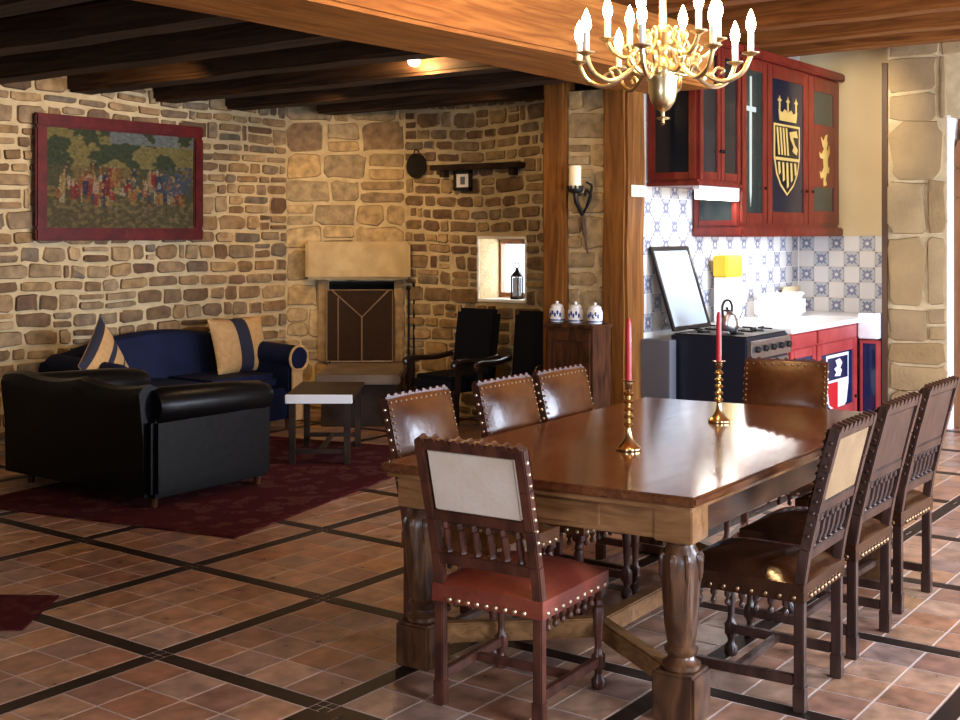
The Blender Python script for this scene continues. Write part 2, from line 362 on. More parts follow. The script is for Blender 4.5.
XB, YL = 8.79, 8.2            # back wall and left wall of the sitting corner
stone_wall('wall_left', (-2, YL), (8.13, YL), 2.95, -1, seed=3, h=(0.08, 0.18), w=(0.11, 0.33))
stone_wall('wall_chimney', (8.13, 8.2), (XB, 7.3), 2.95, -1, seed=9, h=(0.2, 0.3), w=(0.25, 0.5), mats=[M['mortar'], M['ashlar']], holes=[(0.40, 1.01, 0.0, 1.20)], wob=0.01)
stone_wall('wall_back', (XB, 7.3), (XB, 4.56), 2.95, -1, seed=21, h=(0.07, 0.17), w=(0.1, 0.32), holes=[(0.86, 1.36, 1.06, 1.60)], thick=0.4)
stone_wall('wall_pier', (7.86, 4.93), (7.86, 4.58), 2.72, -1, seed=5, h=(0.16, 0.3), w=(0.2, 0.35), mats=[M['mortar'], M['ashlar']], thick=0.25)
stone_wall('wall_end', (10.6, 3.39), (10.6, -1.6), 3.4, -1, seed=14, h=(0.28, 0.6), w=(0.3, 0.5), mats=[M['mortar'], M['pierstone']], thick=0.25, holes=[(0.5, 1.55, 0.0, 2.62)], wob=0.02)
def wall_box(name, a, b, m): return struct(MB().span(a, b).build(name, m, None, False))
# right wall with three windows, wall behind the camera with one: stone piers around openings
stone_wall('wall_right', (-2, -1.6), (10.6, -1.6), 3.4, 1, seed=33, h=(0.2, 0.4), w=(0.3, 0.6), thick=0.25, mats=[M['mortar'], M['pierstone']],
           holes=[(4.25, 5.55, 0.7, 2.2), (7.35, 8.65, 0.7, 2.2), (10.25, 11.55, 0.7, 2.2)])
stone_wall('wall_rear', (-2, 8.2), (-2, -1.6), 3.4, 1, seed=35, h=(0.2, 0.4), w=(0.3, 0.6), thick=0.25, mats=[M['mortar'], M['pierstone']], holes=[(6.65, 7.95, 0.8, 2.2)])
wall_box('wall_kitchen_back', (7.95, 4.42, 0), (11.35, 4.55, 3.4), M['plaster'])
wall_box('wall_kitchen_end', (11.2, 3.3, 0), (11.35, 4.42, 3.4), M['beige'])
wall_box('wall_kitchen_return', (10.87, 3.2, 0), (11.35, 3.33, 3.4), M['beige'])
wall_box('trim_1', (10.565, 3.385, 0), (10.63, 3.43, 3.12), M['trimwood'])

# floor: terracotta tiles in square panels with dark strips between them
def make_floor():
    b = MB(); b.mi = 0
    b.box((4.75, 3.45, -0.0505), (13.9, 10.5, 0.1))
    px_, py_, ox, oy, bw = 0.925, 0.885, 3.105, 2.945, 0.085
    for i in range(-6, 10):
        for j in range(-6, 7):
            x0 = ox + i*px_; y0 = oy + j*py_
            if x0 > 11.3 or y0 > 8.3 or x0 < -2.5 or y0 < -2.6: continue
            b.mi = 1
            tx = (px_ - bw)/4; ty = (py_ - bw)/4
            for a in range(4):
                for c in range(4):
                    b.box((x0 + bw/2 + tx*(a+0.5), y0 + bw/2 + ty*(c+0.5), -0.0045), (tx-0.012, ty-0.012, 0.012), 0, 0)
            b.mi = 2
            b.box((x0 + px_/2, y0, -0.004), (px_-bw-0.004, bw-0.012, 0.012)); b.box((x0, y0 + py_/2, -0.004), (bw-0.012, py_-bw-0.004, 0.012))
            for sx in (-1, 1):
                for sy in (-1, 1): b.box((x0 + sx*bw/4.2, y0 + sy*bw/4.2, -0.004), (bw/2-0.010, bw/2-0.010, 0.012))
    b.mi = 2
    for k in range(4):
        a0 = k*PI/2 + 0.03; poly = [(0.01, 0.01)] + [(0.135*math.cos(a0 + (PI/2-0.06)*q/8), 0.135*math.sin(a0 + (PI/2-0.06)*q/8)) for q in range(9)]
        s_ = Matrix.Translation((2.95, 2.84, 0.0022))
        c0 = (0.008*math.cos(a0+PI/4), 0.008*math.sin(a0+PI/4)); poly[0] = c0
        b.prism(poly, 0.002, s_)
    return struct(b.build('floor', [M['grout'], M['tile'], M['band']], None, False))
make_floor()

# ceilings, the big beam, joists, posts
struct(MB().span((-2.2, -1.8, 3.38), (11.35, 4.7, 3.5)).build('ceiling_dining', M['deck'], None, False))
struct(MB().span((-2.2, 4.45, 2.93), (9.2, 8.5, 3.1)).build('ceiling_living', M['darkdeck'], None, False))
def timber(name, a, b, m, seed=1, amp=0.012, n=14):
    """a hewn timber between two corners, slightly wavy"""
    a = Vector(a); b = Vector(b); d = b - a; ax = max(range(3), key=lambda i: abs(d[i]))
    bb = MB(); r = bmesh.ops.create_cube(bb.bm, size=1.0)
    bmesh.ops.transform(bb.bm, matrix=Matrix.Translation((a+b)/2) @ Matrix.Diagonal((abs(d.x), abs(d.y), abs(d.z), 1)), verts=r['verts'])
    es = [e for e in bb.bm.edges if abs((e.verts[0].co - e.verts[1].co)[ax]) > 1e-4]
    bmesh.ops.bevel(bb.bm, geom=es, offset=0.022, segments=2, affect='EDGES')
    es = [e for e in bb.bm.edges if abs((e.verts[0].co - e.verts[1].co)[ax]) > 0.5*abs(d[ax])]
    bmesh.ops.subdivide_edges(bb.bm, edges=es, cuts=n, use_grid_fill=True)
    c = (a+b)/2
    for v in bb.bm.verts:
        k = v.co[ax]; q = v.co.copy()
        for i in range(3):
            if i != ax:
                sgn = 1 if v.co[i] > c[i] else -1
                q[i] += amp * noise.noise(Vector((k*1.7, sgn*5.1 + seed, i*3.3)))
        v.co = q
    return struct(bb.build(name, m, None, True, 40))
timber('beam', (-1.97, 3.86, 2.70), (8.12, 4.52, 3.12), M['beamwood'], 4, 0.02)
for i, x in enumerate((-1.4, -0.2, 1.05, 2.3, 3.5, 4.75, 6.0, 7.2, 8.28, 9.0, 9.62)):
    timber('beam_joist', (x, -1.58, 3.13), (x+0.2, 4.4, 3.36), M['joistwood'], i+10, 0.012)
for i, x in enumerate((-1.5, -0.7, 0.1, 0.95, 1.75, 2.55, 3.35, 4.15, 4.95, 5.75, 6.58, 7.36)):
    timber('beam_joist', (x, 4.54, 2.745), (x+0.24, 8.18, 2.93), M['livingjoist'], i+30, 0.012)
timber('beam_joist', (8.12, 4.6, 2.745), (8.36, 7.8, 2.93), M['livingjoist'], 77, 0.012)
timber('pillar_post', (7.8, 4.39, 0.0), (8.09, 4.6, 2.72), M['postwood'], 61, 0.012)
timber('pillar_post', (7.8, 4.925, 0.0), (7.98, 5.13, 2.90), M['postwood'], 62, 0.012)

# windows: right wall, rear wall, small one in the back wall
def window(name, axis, fixed, a0, a1, z0, z1, depth=0.06, mull=1):
    o = bpy.data.objects.new(name, None); COL.objects.link(o); struct(o)
    def P(a, f, z): return (a, f, z) if axis == 'x' else (f, a, z)
    b = MB(); w = 0.05
    f0, f1 = fixed - depth/2, fixed + depth/2
    b.span(P(a0, f0, z0), P(a1, f1, z0+w)); b.span(P(a0, f0, z1-w), P(a1, f1, z1))
    b.span(P(a0, f0, z0+w), P(a0+w, f1, z1-w)); b.span(P(a1-w, f0, z0+w), P(a1, f1, z1-w))
    for k in range(mull):
        c = a0 + (a1-a0)*(k+1)/(mull+1); b.span(P(c-0.02, f0, z0+w), P(c+0.02, f1, z1-w))
    b.build('window_frame', M['doorwood'], o, False)
    MB().span(P(a0+w, fixed-0.003, z0+w), P(a1-w, fixed+0.003, z1-w)).build('window_pane', M['pane'], o, False)
    return o
window('window_1', 'x', -1.72, 2.25, 3.55, 0.7, 2.2)
window('window_2', 'x', -1.72, 5.35, 6.65, 0.7, 2.2)
window('window_3', 'x', -1.72, 8.25, 9.55, 0.7, 2.2)
window('window_4', 'y', -2.15, 0.25, 1.55, 0.8, 2.2)
# the small window at the back sits deep in a splayed plastered niche
wn = window('window_5', 'y', 9.12, 5.95, 6.465, 1.06, 1.60, 0.06, 0)
b = MB()
nb = lambda pts: [b.bm.verts.new(p) for p in pts]
for quad in ([(8.775, 6.44, 1.055), (9.17, 6.47, 1.055), (9.17, 6.47, 1.605), (8.775, 6.44, 1.605)],):
    v = nb(quad + [(p[0], p[1]+0.02, p[2]) for p in quad]); 
    for q in ((0, 1, 2, 3), (7, 6, 5, 4), (0, 4, 5, 1), (1, 5, 6, 2), (2, 6, 7, 3), (3, 7, 4, 0)): b.bm.faces.new([v[i] for i in q])
b.span((8.775, 5.94, 1.04), (9.17, 6.47, 1.062)); b.span((8.775, 5.94, 1.598), (9.17, 6.47, 1.62)); b.span((8.775, 5.925, 1.05), (9.17, 5.943, 1.61))
struct(b.build('window_reveal', M['plaster'], wn, False))

# arched doorway in the end wall
do = bpy.data.objects.new('door_1', None); COL.objects.link(do); struct(do)
b = MB(); b.span((10.6, 2.86, 0), (10.86, 2.895, 2.64)); b.build('door_reveal', M['plaster'], do, False)
b = MB()
arch = [(10.74, 2.87, 0.0), (10.74, 2.87, 1.95), (10.74, 2.85, 2.2), (10.74, 2.76, 2.42), (10.74, 2.58, 2.53), (10.74, 2.36, 2.57), (10.74, 2.14, 2.53), (10.74, 1.97, 2.42), (10.74, 1.88, 2.2), (10.74, 1.86, 1.95), (10.74, 1.86, 0)]
for p, q in zip(arch, arch[1:]): b.bar(p, q, 0.14, 0.12, 0.01, up=(1, 0, 0))
b.build('door_frame', M['doorwood'], do)
b = MB(); b.span((10.80, 1.86, 0.01), (10.84, 2.87, 2.62))
for k in range(5): b.span((10.785, 1.90 + k*0.185, 0.03), (10.80, 2.07 + k*0.185, 2.5))
b.build('door_leaf', M['doorwood'], do)

# kitchen wall tiles: plain and patterned squares laid chequerwise
def wall_tiles(name, o, u, nu, nz, s=0.145):
    b = MB(); o = Vector(o); u = Vector(u); n = u.cross(Vector((0, 0, 1)))
    for i in range(nu):
        for k in range(nz):
            c = o + u*(s*(i+0.5)) + Vector((0, 0, s*(k+0.5)))
            mt = Matrix((u, Vector((0, 0, 1)), n)).transposed().to_4x4(); mt.translation = c
            pat = (i + k) % 2 == 0
            b.mi = 1 if pat else 0
            h = s/2 - 0.002
            b.prism([(-h, -h), (h, -h), (h, h), (-h, h)], 0.006, mt)
            if pat:
                b.mi = 2; m2 = mt @ Matrix.Translation((0, 0, 0.006))
                st = []
                for q in range(16):
                    r = h*0.92 if q % 4 == 2 else (h*0.5 if q % 2 else h*0.72); r = r*1.12 if q % 4 == 2 else r
                    a = 2*PI*q/16; st.append((r*math.cos(a), r*math.sin(a)))
                b.prism(st, 0.0012, m2)
                b.mi = 0; b.prism([(h*0.24*math.cos(2*PI*q/8), h*0.24*math.sin(2*PI*q/8)) for q in range(8)], 0.0008, m2 @ Matrix.Translation((0, 0, 0.0012)))
                b.mi = 2
                for sx, sy in ((1, 1), (1, -1), (-1, 1), (-1, -1)):
                    b.prism([(sx*h*0.97, sy*h*0.97), (sx*h*0.62, sy*h*0.97), (sx*h*0.97, sy*h*0.62)], 0.0011, m2)
    return struct(b.build(name, [M['tileplain'], M['tilegrey'], M['tileblue']], None, False))
wall_tiles('wall_tiles_back', (8.1, 4.42, 0.90), (1, 0, 0), 21, 8)
wall_tiles('wall_tiles_end', (11.2, 4.42, 0.90), (0, -1, 0), 7, 5)

# ------------------------------------------------------------------ chairs
def make_chair(label, loc, rz, wood, seatm, backm, linm, zs=1.0):
    t = thing('dining_chair', label, 'chair', loc, rz, 'studded leather dining chairs around the long table'); t.scale = (1, 1, zs)
    hw, fw, D = 0.198, 0.205, 0.42
    def by(z): return -0.13 * ((z-0.44)/0.535)**1.15 if z > 0.44 else 0.0
    for sx in (-1, 1):
        MB().box((sx*hw, 0, 0.045), (0.042, 0.042, 0.09), 0, 0.004).box((sx*hw, 0, 0.245), (0.035, 0.036, 0.36), 0, 0.004).build('leg', wood, t)
        pr = [(0.02, 0), (0.026, 0.012), (0.026, 0.035), (0.014, 0.05), (0.014, 0.065), (0.021, 0.08), (0.022, 0.125), (0.015, 0.135), (0.013, 0.16), (0.018, 0.24), (0.022, 0.29), (0.016, 0.305), (0.02, 0.315), (0.015, 0.33), (0.021, 0.345), (0.021, 0.41)]
        MB().lathe(pr, (sx*fw, D, 0), 14).box((sx*fw, D, 0.105), (0.04, 0.04, 0.05), 0, 0.004).box((sx*fw, D, 0.38), (0.044, 0.044, 0.075), 0, 0.004).build('leg', wood, t)
        b = MB(); zz = [0.425, 0.55, 0.68, 0.82, 0.965]
        for z0, z1 in zip(zz, zz[1:]): b.bar((sx*hw, by(z0), z0), (sx*hw, by(z1), z1+0.004), 0.038, 0.036, 0.004, up=(0, 1, 0))
        b.build('back_post', wood, t)
        b = MB()
        for k in range(9):
            z = 0.60 + k*0.04; b.sphere((sx*(hw+0.019), by(z), z), 0.008, (0.7, 1, 1), 8)
        b.build('post_stud', M['stud'] if wood is M['chairwood'] else wood, t)
        MB().bar((sx*hw, 0.02, 0.105), (sx*fw, D-0.02, 0.105), 0.028, 0.034, 0.003).build('stretcher', wood, t)
    MB().bar((-fw+0.01, D*0.55, 0.105), (fw-0.01, D*0.55, 0.105), 0.03, 0.026, 0.003).build('stretcher', wood, t)
    # crest rail with its row of carved teeth
    tilt = 0.245
    def F(z): return Matrix.Translation((0, by(z), z)) @ Matrix.Rotation(tilt, 4, 'X')
    b = MB(); b.box((0, 0, 0), (2*hw-0.03, 0.032, 0.04), 0, 0.004, F(0.953))
    for k in range(9):
        x = -hw + 0.008 + k*(2*hw-0.016)/8
        b.prism([(x-0.020, 0), (x-0.014, 0.012), (x-0.005, 0.022), (x+0.005, 0.022), (x+0.014, 0.012), (x+0.020, 0)], 0.034, Matrix.Translation((0, by(0.965)+0.017, 0.963)) @ Matrix.Rotation(PI/2 + tilt, 4, 'X'))
    b.build('crest_rail', wood, t)
    MB().box((0, 0, 0), (2*hw-0.03, 0.03, 0.042), 0, 0.004, F(0.695)).build('back_rail', wood, t)
    MB().box((0, 0, 0), (2*hw-0.03, 0.03, 0.045), 0, 0.004, F(0.535)).build('back_rail', wood, t)
    # leather covers the whole front of the back, canvas lines the rear of the panel
    b = MB(); nx, nz = 9, 7; W2, H = hw+0.017, 0.285; grid = []
    for j in range(nz):
        row = []
        for i in range(nx):
            u = i/(nx-1)*2-1; v = j/(nz-1)*2-1; bul = 0.018*(1-abs(u)**3)*(1-abs(v)**3)
            row.append(b.bm.verts.new(F(0.82) @ Vector((u*W2, 0.022 + bul, v*H/2 + (0.006*math.cos(u*1.5) if j == nz-1 else 0)))))
        grid.append(row)
    fs = []
    for j in range(nz-1):
        for i in range(nx-1): fs.append(b.bm.faces.new((grid[j][i], grid[j][i+1], grid[j+1][i+1], grid[j+1][i])))
    bmesh.ops.solidify(b.bm, geom=fs, thickness=0.012)
    p = b.build('back_panel', backm, t)
    b = MB()
    for j in range(10):
        for u in (-1, 1): b.sphere(F(0.82) @ Vector((u*(W2-0.012), 0.028, -H/2+0.015 + j*(H-0.03)/9)), 0.0058, (1, 0.6, 1), 8)
    for i in range(1, 12):
        for v in (-1, 1): b.sphere(F(0.82) @ Vector(((i/6-1)*(W2-0.012), 0.028, v*(H/2-0.014))), 0.0058, (1, 0.6, 1), 8)
    b.build('nail_trim', M['dullstud'], p)
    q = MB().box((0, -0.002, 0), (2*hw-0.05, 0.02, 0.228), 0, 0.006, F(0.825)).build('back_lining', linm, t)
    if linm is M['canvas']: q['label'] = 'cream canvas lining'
    if linm is M['tancanvas']: q['label'] = 'tan canvas lining'
    # carved arcade of small columns
    for k in range(6):
        x = (k-2.5)*(2*hw-0.05)/6; mt = F(0.615)
        MB().lathe([(0.012, -0.06), (0.016, -0.055), (0.011, -0.045), (0.015, -0.02), (0.012, 0.02), (0.011, 0.03), (0.018, 0.038), (0.018, 0.045), (0.014, 0.06)], (x, 0, 0), 8, mtx=mt).build('spindle', wood, t)
    b = MB()
    for k in range(5):
        x = (k-2)*(2*hw-0.05)/6; w = (2*hw-0.05)/12
        pts = [(x + w*math.cos(a), 0.03 + 0.024*math.sin(a)) for a in [PI*q/6 for q in range(7)]]
        b.tube([F(0.615) @ Vector((px_, 0, pz)) for px_, pz in pts], 0.010, 6)
    b.build('arcade', wood, t)
    # seat: frame, leather cushion, nails, carved skirt
    b = MB()
    b.bar((-hw, 0, 0.405), (hw, 0, 0.405), 0.034, 0.06, 0.004); b.bar((-fw, D, 0.405), (fw, D, 0.405), 0.034, 0.06, 0.004)
    for sx in (-1, 1): b.bar((sx*hw, 0, 0.405), (sx*fw, D, 0.405), 0.034, 0.06, 0.004)
    b.build('seat_frame', wood, t)
    b = MB(); n = 11; grid = []
    for j in range(n):
        row = []
        for i in range(n):
            u = i/(n-1)*2-1; v = j/(n-1)*2-1
            wv = (hw + (fw-hw)*(v+1)/2) + 0.0235
            dome = 0.045*(1-abs(u)**3.2)*(1-abs(v)**3.2)
            edge = max(abs(u), abs(v)) > 0.99
            row.append(b.bm.verts.new((u*wv, D/2 + 0.008 + v*(D/2+0.029), 0.445 + dome - (0.010 if edge else 0))))
        grid.append(row)
    fs = [b.bm.faces.new((grid[j][i], grid[j][i+1], grid[j+1][i+1], grid[j+1][i])) for j in range(n-1) for i in range(n-1)]
    rim = [grid[0][i] for i in range(n)] + [grid[j][n-1] for j in range(1, n)] + [grid[n-1][i] for i in range(n-2, -1, -1)] + [grid[j][0] for j in range(n-2, 0, -1)]
    low = [b.bm.verts.new(v.co + Vector((0, 0, -0.062))) for v in rim]
    for i in range(len(rim)):
        k = (i+1) % len(rim); b.bm.faces.new((rim[i], low[i], low[k], rim[k]))
    b.bm.faces.new(low)
    st = b.build('seat', seatm, t)
    b = MB()
    for i in range(9):
        u = -1 + (i+0.5)*2/9
        for yy, w in ((-0.023, hw-0.03), (D+0.038, fw+0.016)): b.sphere((u*w, yy, 0.386), 0.010, (1, 0.6, 1), 8)
        for sx in (-1, 1):
            v = (i+0.5)/9; b.sphere((sx*(hw+(fw-hw)*v+0.024), -0.01 + v*(D+0.04), 0.388), 0.010, (0.6, 1, 1), 8)
    b.build('nail_trim', M['stud'] if wood is M['chairwood'] else M['dullstud'], st)
    for sx in (-1, 1):
        b = MB()
        for k in range(7):
            y = 0.05 + k*(D-0.1)/6
            b.lathe([(0.004, -0.062), (0.011, -0.055), (0.011, -0.044), (0.005, -0.036), (0.013, -0.024), (0.013, -0.008), (0.008, 0)], (sx*(hw+0.004), y, 0.378), 8)
        b.build('carved_skirt', wood, t)
    b = MB()
    for k in range(7):
        x = -fw+0.05 + k*(2*fw-0.1)/6
        b.lathe([(0.004, -0.062), (0.011, -0.055), (0.011, -0.044), (0.005, -0.036), (0.013, -0.024), (0.013, -0.008), (0.008, 0)], (x, D+0.004, 0.378), 8)
    b.build('carved_skirt', wood, t)
    return t
CW, CW2 = M['chairwood'], M['chairwood2']
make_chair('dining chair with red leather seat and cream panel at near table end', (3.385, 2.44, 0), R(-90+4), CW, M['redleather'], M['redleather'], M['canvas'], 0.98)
# facing the camera's left side of the table: their leather fronts show
for (x, rz, lab) in ((4.04, R(181), 'brown leather chair on sofa side of table, behind the red-seated chair'),
                     (4.63, R(180), 'brown leather chair on sofa side, middle one of that row'),
                     (5.12, R(180), 'brown leather chair on sofa side of table, last of its row before the dark chest')):
    make_chair(lab, (x, 3.175 if x < 4.1 else 3.14, 0), rz, CW, M['brownleather'], M['brownleather'], M['tancanvas'])
make_chair('tall-backed chair with tan rear panel beside the front table leg, opposite the sofas', (4.24, 1.60, 0), R(2), CW2, M['darkleather'], M['darkleather'], M['tancanvas'], 1.02)
make_chair('dark-panelled chair standing middle in the row opposite the sofas', (4.87, 1.63, 0), R(0), CW2, M['darkleather'], M['darkleather'], M['chairwood2'], 1.02)
make_chair('dark-panelled chair nearest the stone pier in the row opposite the sofas', (5.54, 1.66, 0), R(-1), CW2, M['darkleather'], M['darkleather'], M['chairwood2'], 1.02)
make_chair('plain tan leather backed chair at far table end before the stove', (6.10, 2.50, 0), R(103), CW, M['brownleather'], M['brownleather'], M['tancanvas'])

# ------------------------------------------------------------------ the long table
NL, NR, FR, FL = Vector((3.51, 3.04)), Vector((3.645, 1.795)), Vector((5.93, 1.82)), Vector((5.74, 3.12))
def TP(u, v, z=0.0):   # u along the table, v across from the sofa side
    p = NL*(1-u)*(1-v) + NR*(1-u)*v + FR*u*v + FL*u*(1-v); return Vector((p.x, p.y, z))
tb = thing('dining_table', 'long polished oak table with carved legs and four-sided apron', 'table', (4.7, 2.43, 0))
OFF = Vector((-4.7, -2.43, 0))
def tslab(b, u0, u1, v0, v1, z0, z1, bev=0.006):
    v = [b.bm.verts.new(TP(u, w, z) + OFF) for z in (z0, z1) for u, w in ((u0, v0), (u0, v1), (u1, v1), (u1, v0))]
    fs = [b.bm.faces.new([v[i] for i in q]) for q in ((0, 1, 2, 3), (7, 6, 5, 4), (0, 4, 5, 1), (1, 5, 6, 2), (2, 6, 7, 3), (3, 7, 4, 0))]
    b._mark(fs)
    q = bmesh.ops.bevel(b.bm, geom=list({e for f in fs for e in f.edges}), offset=bev, segments=2, affect='EDGES'); b._mark(q['faces'])
b = MB(); tslab(b, 0.0, 1.0, 0.0, 1.0, 0.745, 0.78, 0.008); b.build('table_top', M['tabletop'], tb)
b = MB(); tslab(b, 0.006, 0.994, 0.015, 0.985, 0.727, 0.745, 0.004); b.build('leaf', M['tablewood'], tb)
b = MB(); tslab(b, 0.028, 0.045, 0.05, 0.95, 0.615, 0.728, 0.004); b.build('apron', M['tablewood'], tb)
b = MB(); tslab(b, 0.955, 0.972, 0.05, 0.95, 0.615, 0.728, 0.004); b.build('apron', M['tablewood'], tb)
b = MB(); tslab(b, 0.04, 0.96, 0.055, 0.085, 0.615, 0.728, 0.004); b.build('apron', M['legwood'], tb)
b = MB(); tslab(b, 0.04, 0.96, 0.915, 0.945, 0.615, 0.728, 0.004); b.build('apron', M['shadedapron'], tb)
b = MB(); tslab(b, 0.024, 0.03, 0.30, 0.70, 0.635, 0.71, 0.002); dr = b.build('drawer', M['tablewood'], tb)
b = MB(); p = TP(0.018, 0.5, 0.672) + OFF; b.sphere(p, 0.014); b.build('drawer_knob', M['iron'], dr)
LP = [TP(0.055, 0.085), TP(0.055, 0.915), TP(0.945, 0.085), TP(0.945, 0.915)]
for p in LP:
    b = MB(); o = p + OFF
    prof = [(0.056, 0.165), (0.066, 0.175), (0.066, 0.19), (0.05, 0.2), (0.044, 0.215), (0.056, 0.228), (0.058, 0.24), (0.047, 0.252), (0.05, 0.27), (0.058, 0.32), (0.061, 0.38), (0.065, 0.44), (0.069, 0.49), (0.069, 0.53), (0.062, 0.565), (0.05, 0.585), (0.046, 0.595), (0.062, 0.605), (0.062, 0.62)]
    b.lathe(prof, o, 48, 8, 0.05, (0.38, 0.56))
    for k in range(8):   # carved acanthus leaves curling out near the top of the bulb
        a = 2*PI*k/8; d = Vector((math.cos(a), math.sin(a), 0))
        b.tube(smoothpts([o + d*0.060 + Vector((0, 0, 0.42)), o + d*0.069 + Vector((0, 0, 0.49)), o + d*0.069 + Vector((0, 0, 0.53)), o + d*0.069 + Vector((0, 0, 0.55)), o + d*0.060 + Vector((0, 0, 0.565))], 4), [0.005]*4 + [0.010]*4 + [0.012]*4 + [0.011]*4 + [0.006], 8)
    lg = b.build('leg', M['legwood'], tb)
    MB().box((o.x, o.y, 0.085), (0.155, 0.155, 0.17), 0.05, 0.01).build('foot_block', M['legwood'], lg)
    MB().box((o.x, o.y, 0.668), (0.14, 0.14, 0.118), 0.05, 0.004).build('corner_block', M['tablewood'], lg)
J0, J1 = TP(0.235, 0.5, 0.12), TP(0.765, 0.5, 0.12)
for p, j in ((LP[0], J0), (LP[1], J0), (LP[2], J1), (LP[3], J1)):
    q = p.copy(); q.z = 0.12
    MB().bar(q + OFF, j + OFF, 0.055, 0.075, 0.006).build('stretcher', M['tablewood'], tb)
MB().bar(J0 + OFF, J1 + OFF, 0.06, 0.075, 0.006).build('stretcher', M['tablewood'], tb)

# candlesticks and candles
def candlestick(x, y, label, clabel, zt):
    t = thing('candlestick', label, 'candlestick', (x, y, 0.78), 0, 'brass candlesticks on the long table')
    pr = [(0.046, 0), (0.05, 0.004), (0.05, 0.010), (0.042, 0.016), (0.03, 0.028), (0.019, 0.045), (0.011, 0.07), (0.009, 0.085)]
    MB().lathe(pr, n=24).build('base', M['brass'], t)
    pr = [(0.009, 0.084)]
    z = 0.088
    for k in range(5):
        pr += [(0.008, z), (0.017, z+0.007), (0.021, z+0.014), (0.017, z+0.021), (0.008, z+0.028)]; z += 0.031
    pr += [(0.008, z), (0.014, z+0.008), (0.016, z+0.03), (0.013, z+0.034)]
    MB().lathe(pr, n=20).build('stem', M['brass'], t)
    MB().lathe([(0.013, z+0.032), (0.027, z+0.034), (0.029, z+0.038), (0.014, z+0.038)], n=20).build('drip_pan', M['brass'], t)
    c = MB().lathe([(0.0125, 0), (0.0125, 0.12), (0.0115, zt-0.02), (0.006, zt)], n=14).build('candle', M['redwax'])
    c.location = (x, y, 0.78 + z + 0.0385); tag(c, clabel, 'candle', 'red candles on the long table')
candlestick(4.30, 2.41, 'brass beaded candlestick nearer the red-seated chair', 'red taper candle in the brass candlestick nearer the red-seated chair', 0.245)
candlestick(5.18, 2.43, 'brass beaded candlestick in front of the stove end of table', 'red taper candle in the candlestick nearer the stove', 0.225)

# ------------------------------------------------------------------ chandelier
ch = thing('chandelier', 'brass two-tier chandelier with lit candle bulbs above the table', 'chandelier', (4.65, 2.44, 2.11))
MB().lathe([(0.004, 0), (0.010, 0.008), (0.006, 0.018), (0.028, 0.026), (0.03, 0.03), (0.008, 0.036), (0.008, 0.056), (0.03, 0.068), (0.052, 0.1), (0.06, 0.135), (0.063, 0.185), (0.07, 0.198), (0.07, 0.205), (0.05, 0.212), (0.058, 0.235), (0.05, 0.262), (0.028, 0.28), (0.018, 0.30), (0.024, 0.32), (0.018, 0.34), (0.036, 0.365), (0.045, 0.39), (0.036, 0.415), (0.016, 0.43), (0.014, 0.55), (0.026, 0.58), (0.012, 0.62), (0.010, 0.95)], n=28).build('body', M['goldbrass'], ch)
b = MB()
for k in range(8):
    zz = 0.96 + k*0.037; b.tube([(0.012*math.cos(2*PI*q/10)*(1 if k % 2 else 0), 0.012*math.cos(2*PI*q/10)*(0 if k % 2 else 1), zz + 0.024*math.sin(2*PI*q/10)) for q in range(10)], 0.004, 6, True)
b.build('chain', M['goldbrass'], ch)
def arm(tier, a, r, z_in, z_pan):
    d = Vector((math.cos(a), math.sin(a), 0)); up = Vector((0, 0, 1))
    pts = [d*0.045 + up*z_in, d*(r*0.30) + up*(z_in-0.012), d*(r*0.42) + up*(z_in+0.035), d*(r*0.38) + up*(z_in+0.055), d*(r*0.34) + up*(z_in+0.03), d*(r*0.45) + up*(z_in-0.015), d*(r*0.68) + up*(z_in-0.06), d*(r*0.9) + up*(z_in-0.03), d*r + up*(z_pan-0.01)]
    b = MB(); b.tube(smoothpts(pts, 5), 0.0105, 8)
    b.tube(smoothpts([d*(r*0.55) + up*(z_in-0.04), d*(r*0.62) + up*(z_in-0.005), d*(r*0.70) + up*(z_in-0.015), d*(r*0.66) + up*(z_in-0.03)], 5), 0.006, 6)
    ar = b.build('arm', M['goldbrass'], ch)
    P = d*r
    MB().lathe([(0.01, z_pan-0.014), (0.018, z_pan-0.008), (0.036, z_pan), (0.038, z_pan+0.004), (0.016, z_pan+0.006)], P, 18).build('drip_pan', M['goldbrass'], ar)
    MB().lathe([(0.013, z_pan+0.005), (0.0135, z_pan+0.085), (0.010, z_pan+0.088)], P, 12).build('candle_sleeve', M['whitecandle'], ar)
    MB().lathe([(0.010, z_pan+0.086), (0.017, z_pan+0.100), (0.021, z_pan+0.120), (0.017, z_pan+0.145), (0.007, z_pan+0.172), (0.001, z_pan+0.184)], P, 12).build('bulb', M['bulb'], ar)
for k in range(8): arm(0, 2*PI*k/8 + 0.26, 0.37, 0.235, 0.285)
for k in range(6): arm(1, 2*PI*k/6 + 0.1, 0.235, 0.345, 0.365)
CH = Vector((4.65, 2.44, 2.11))

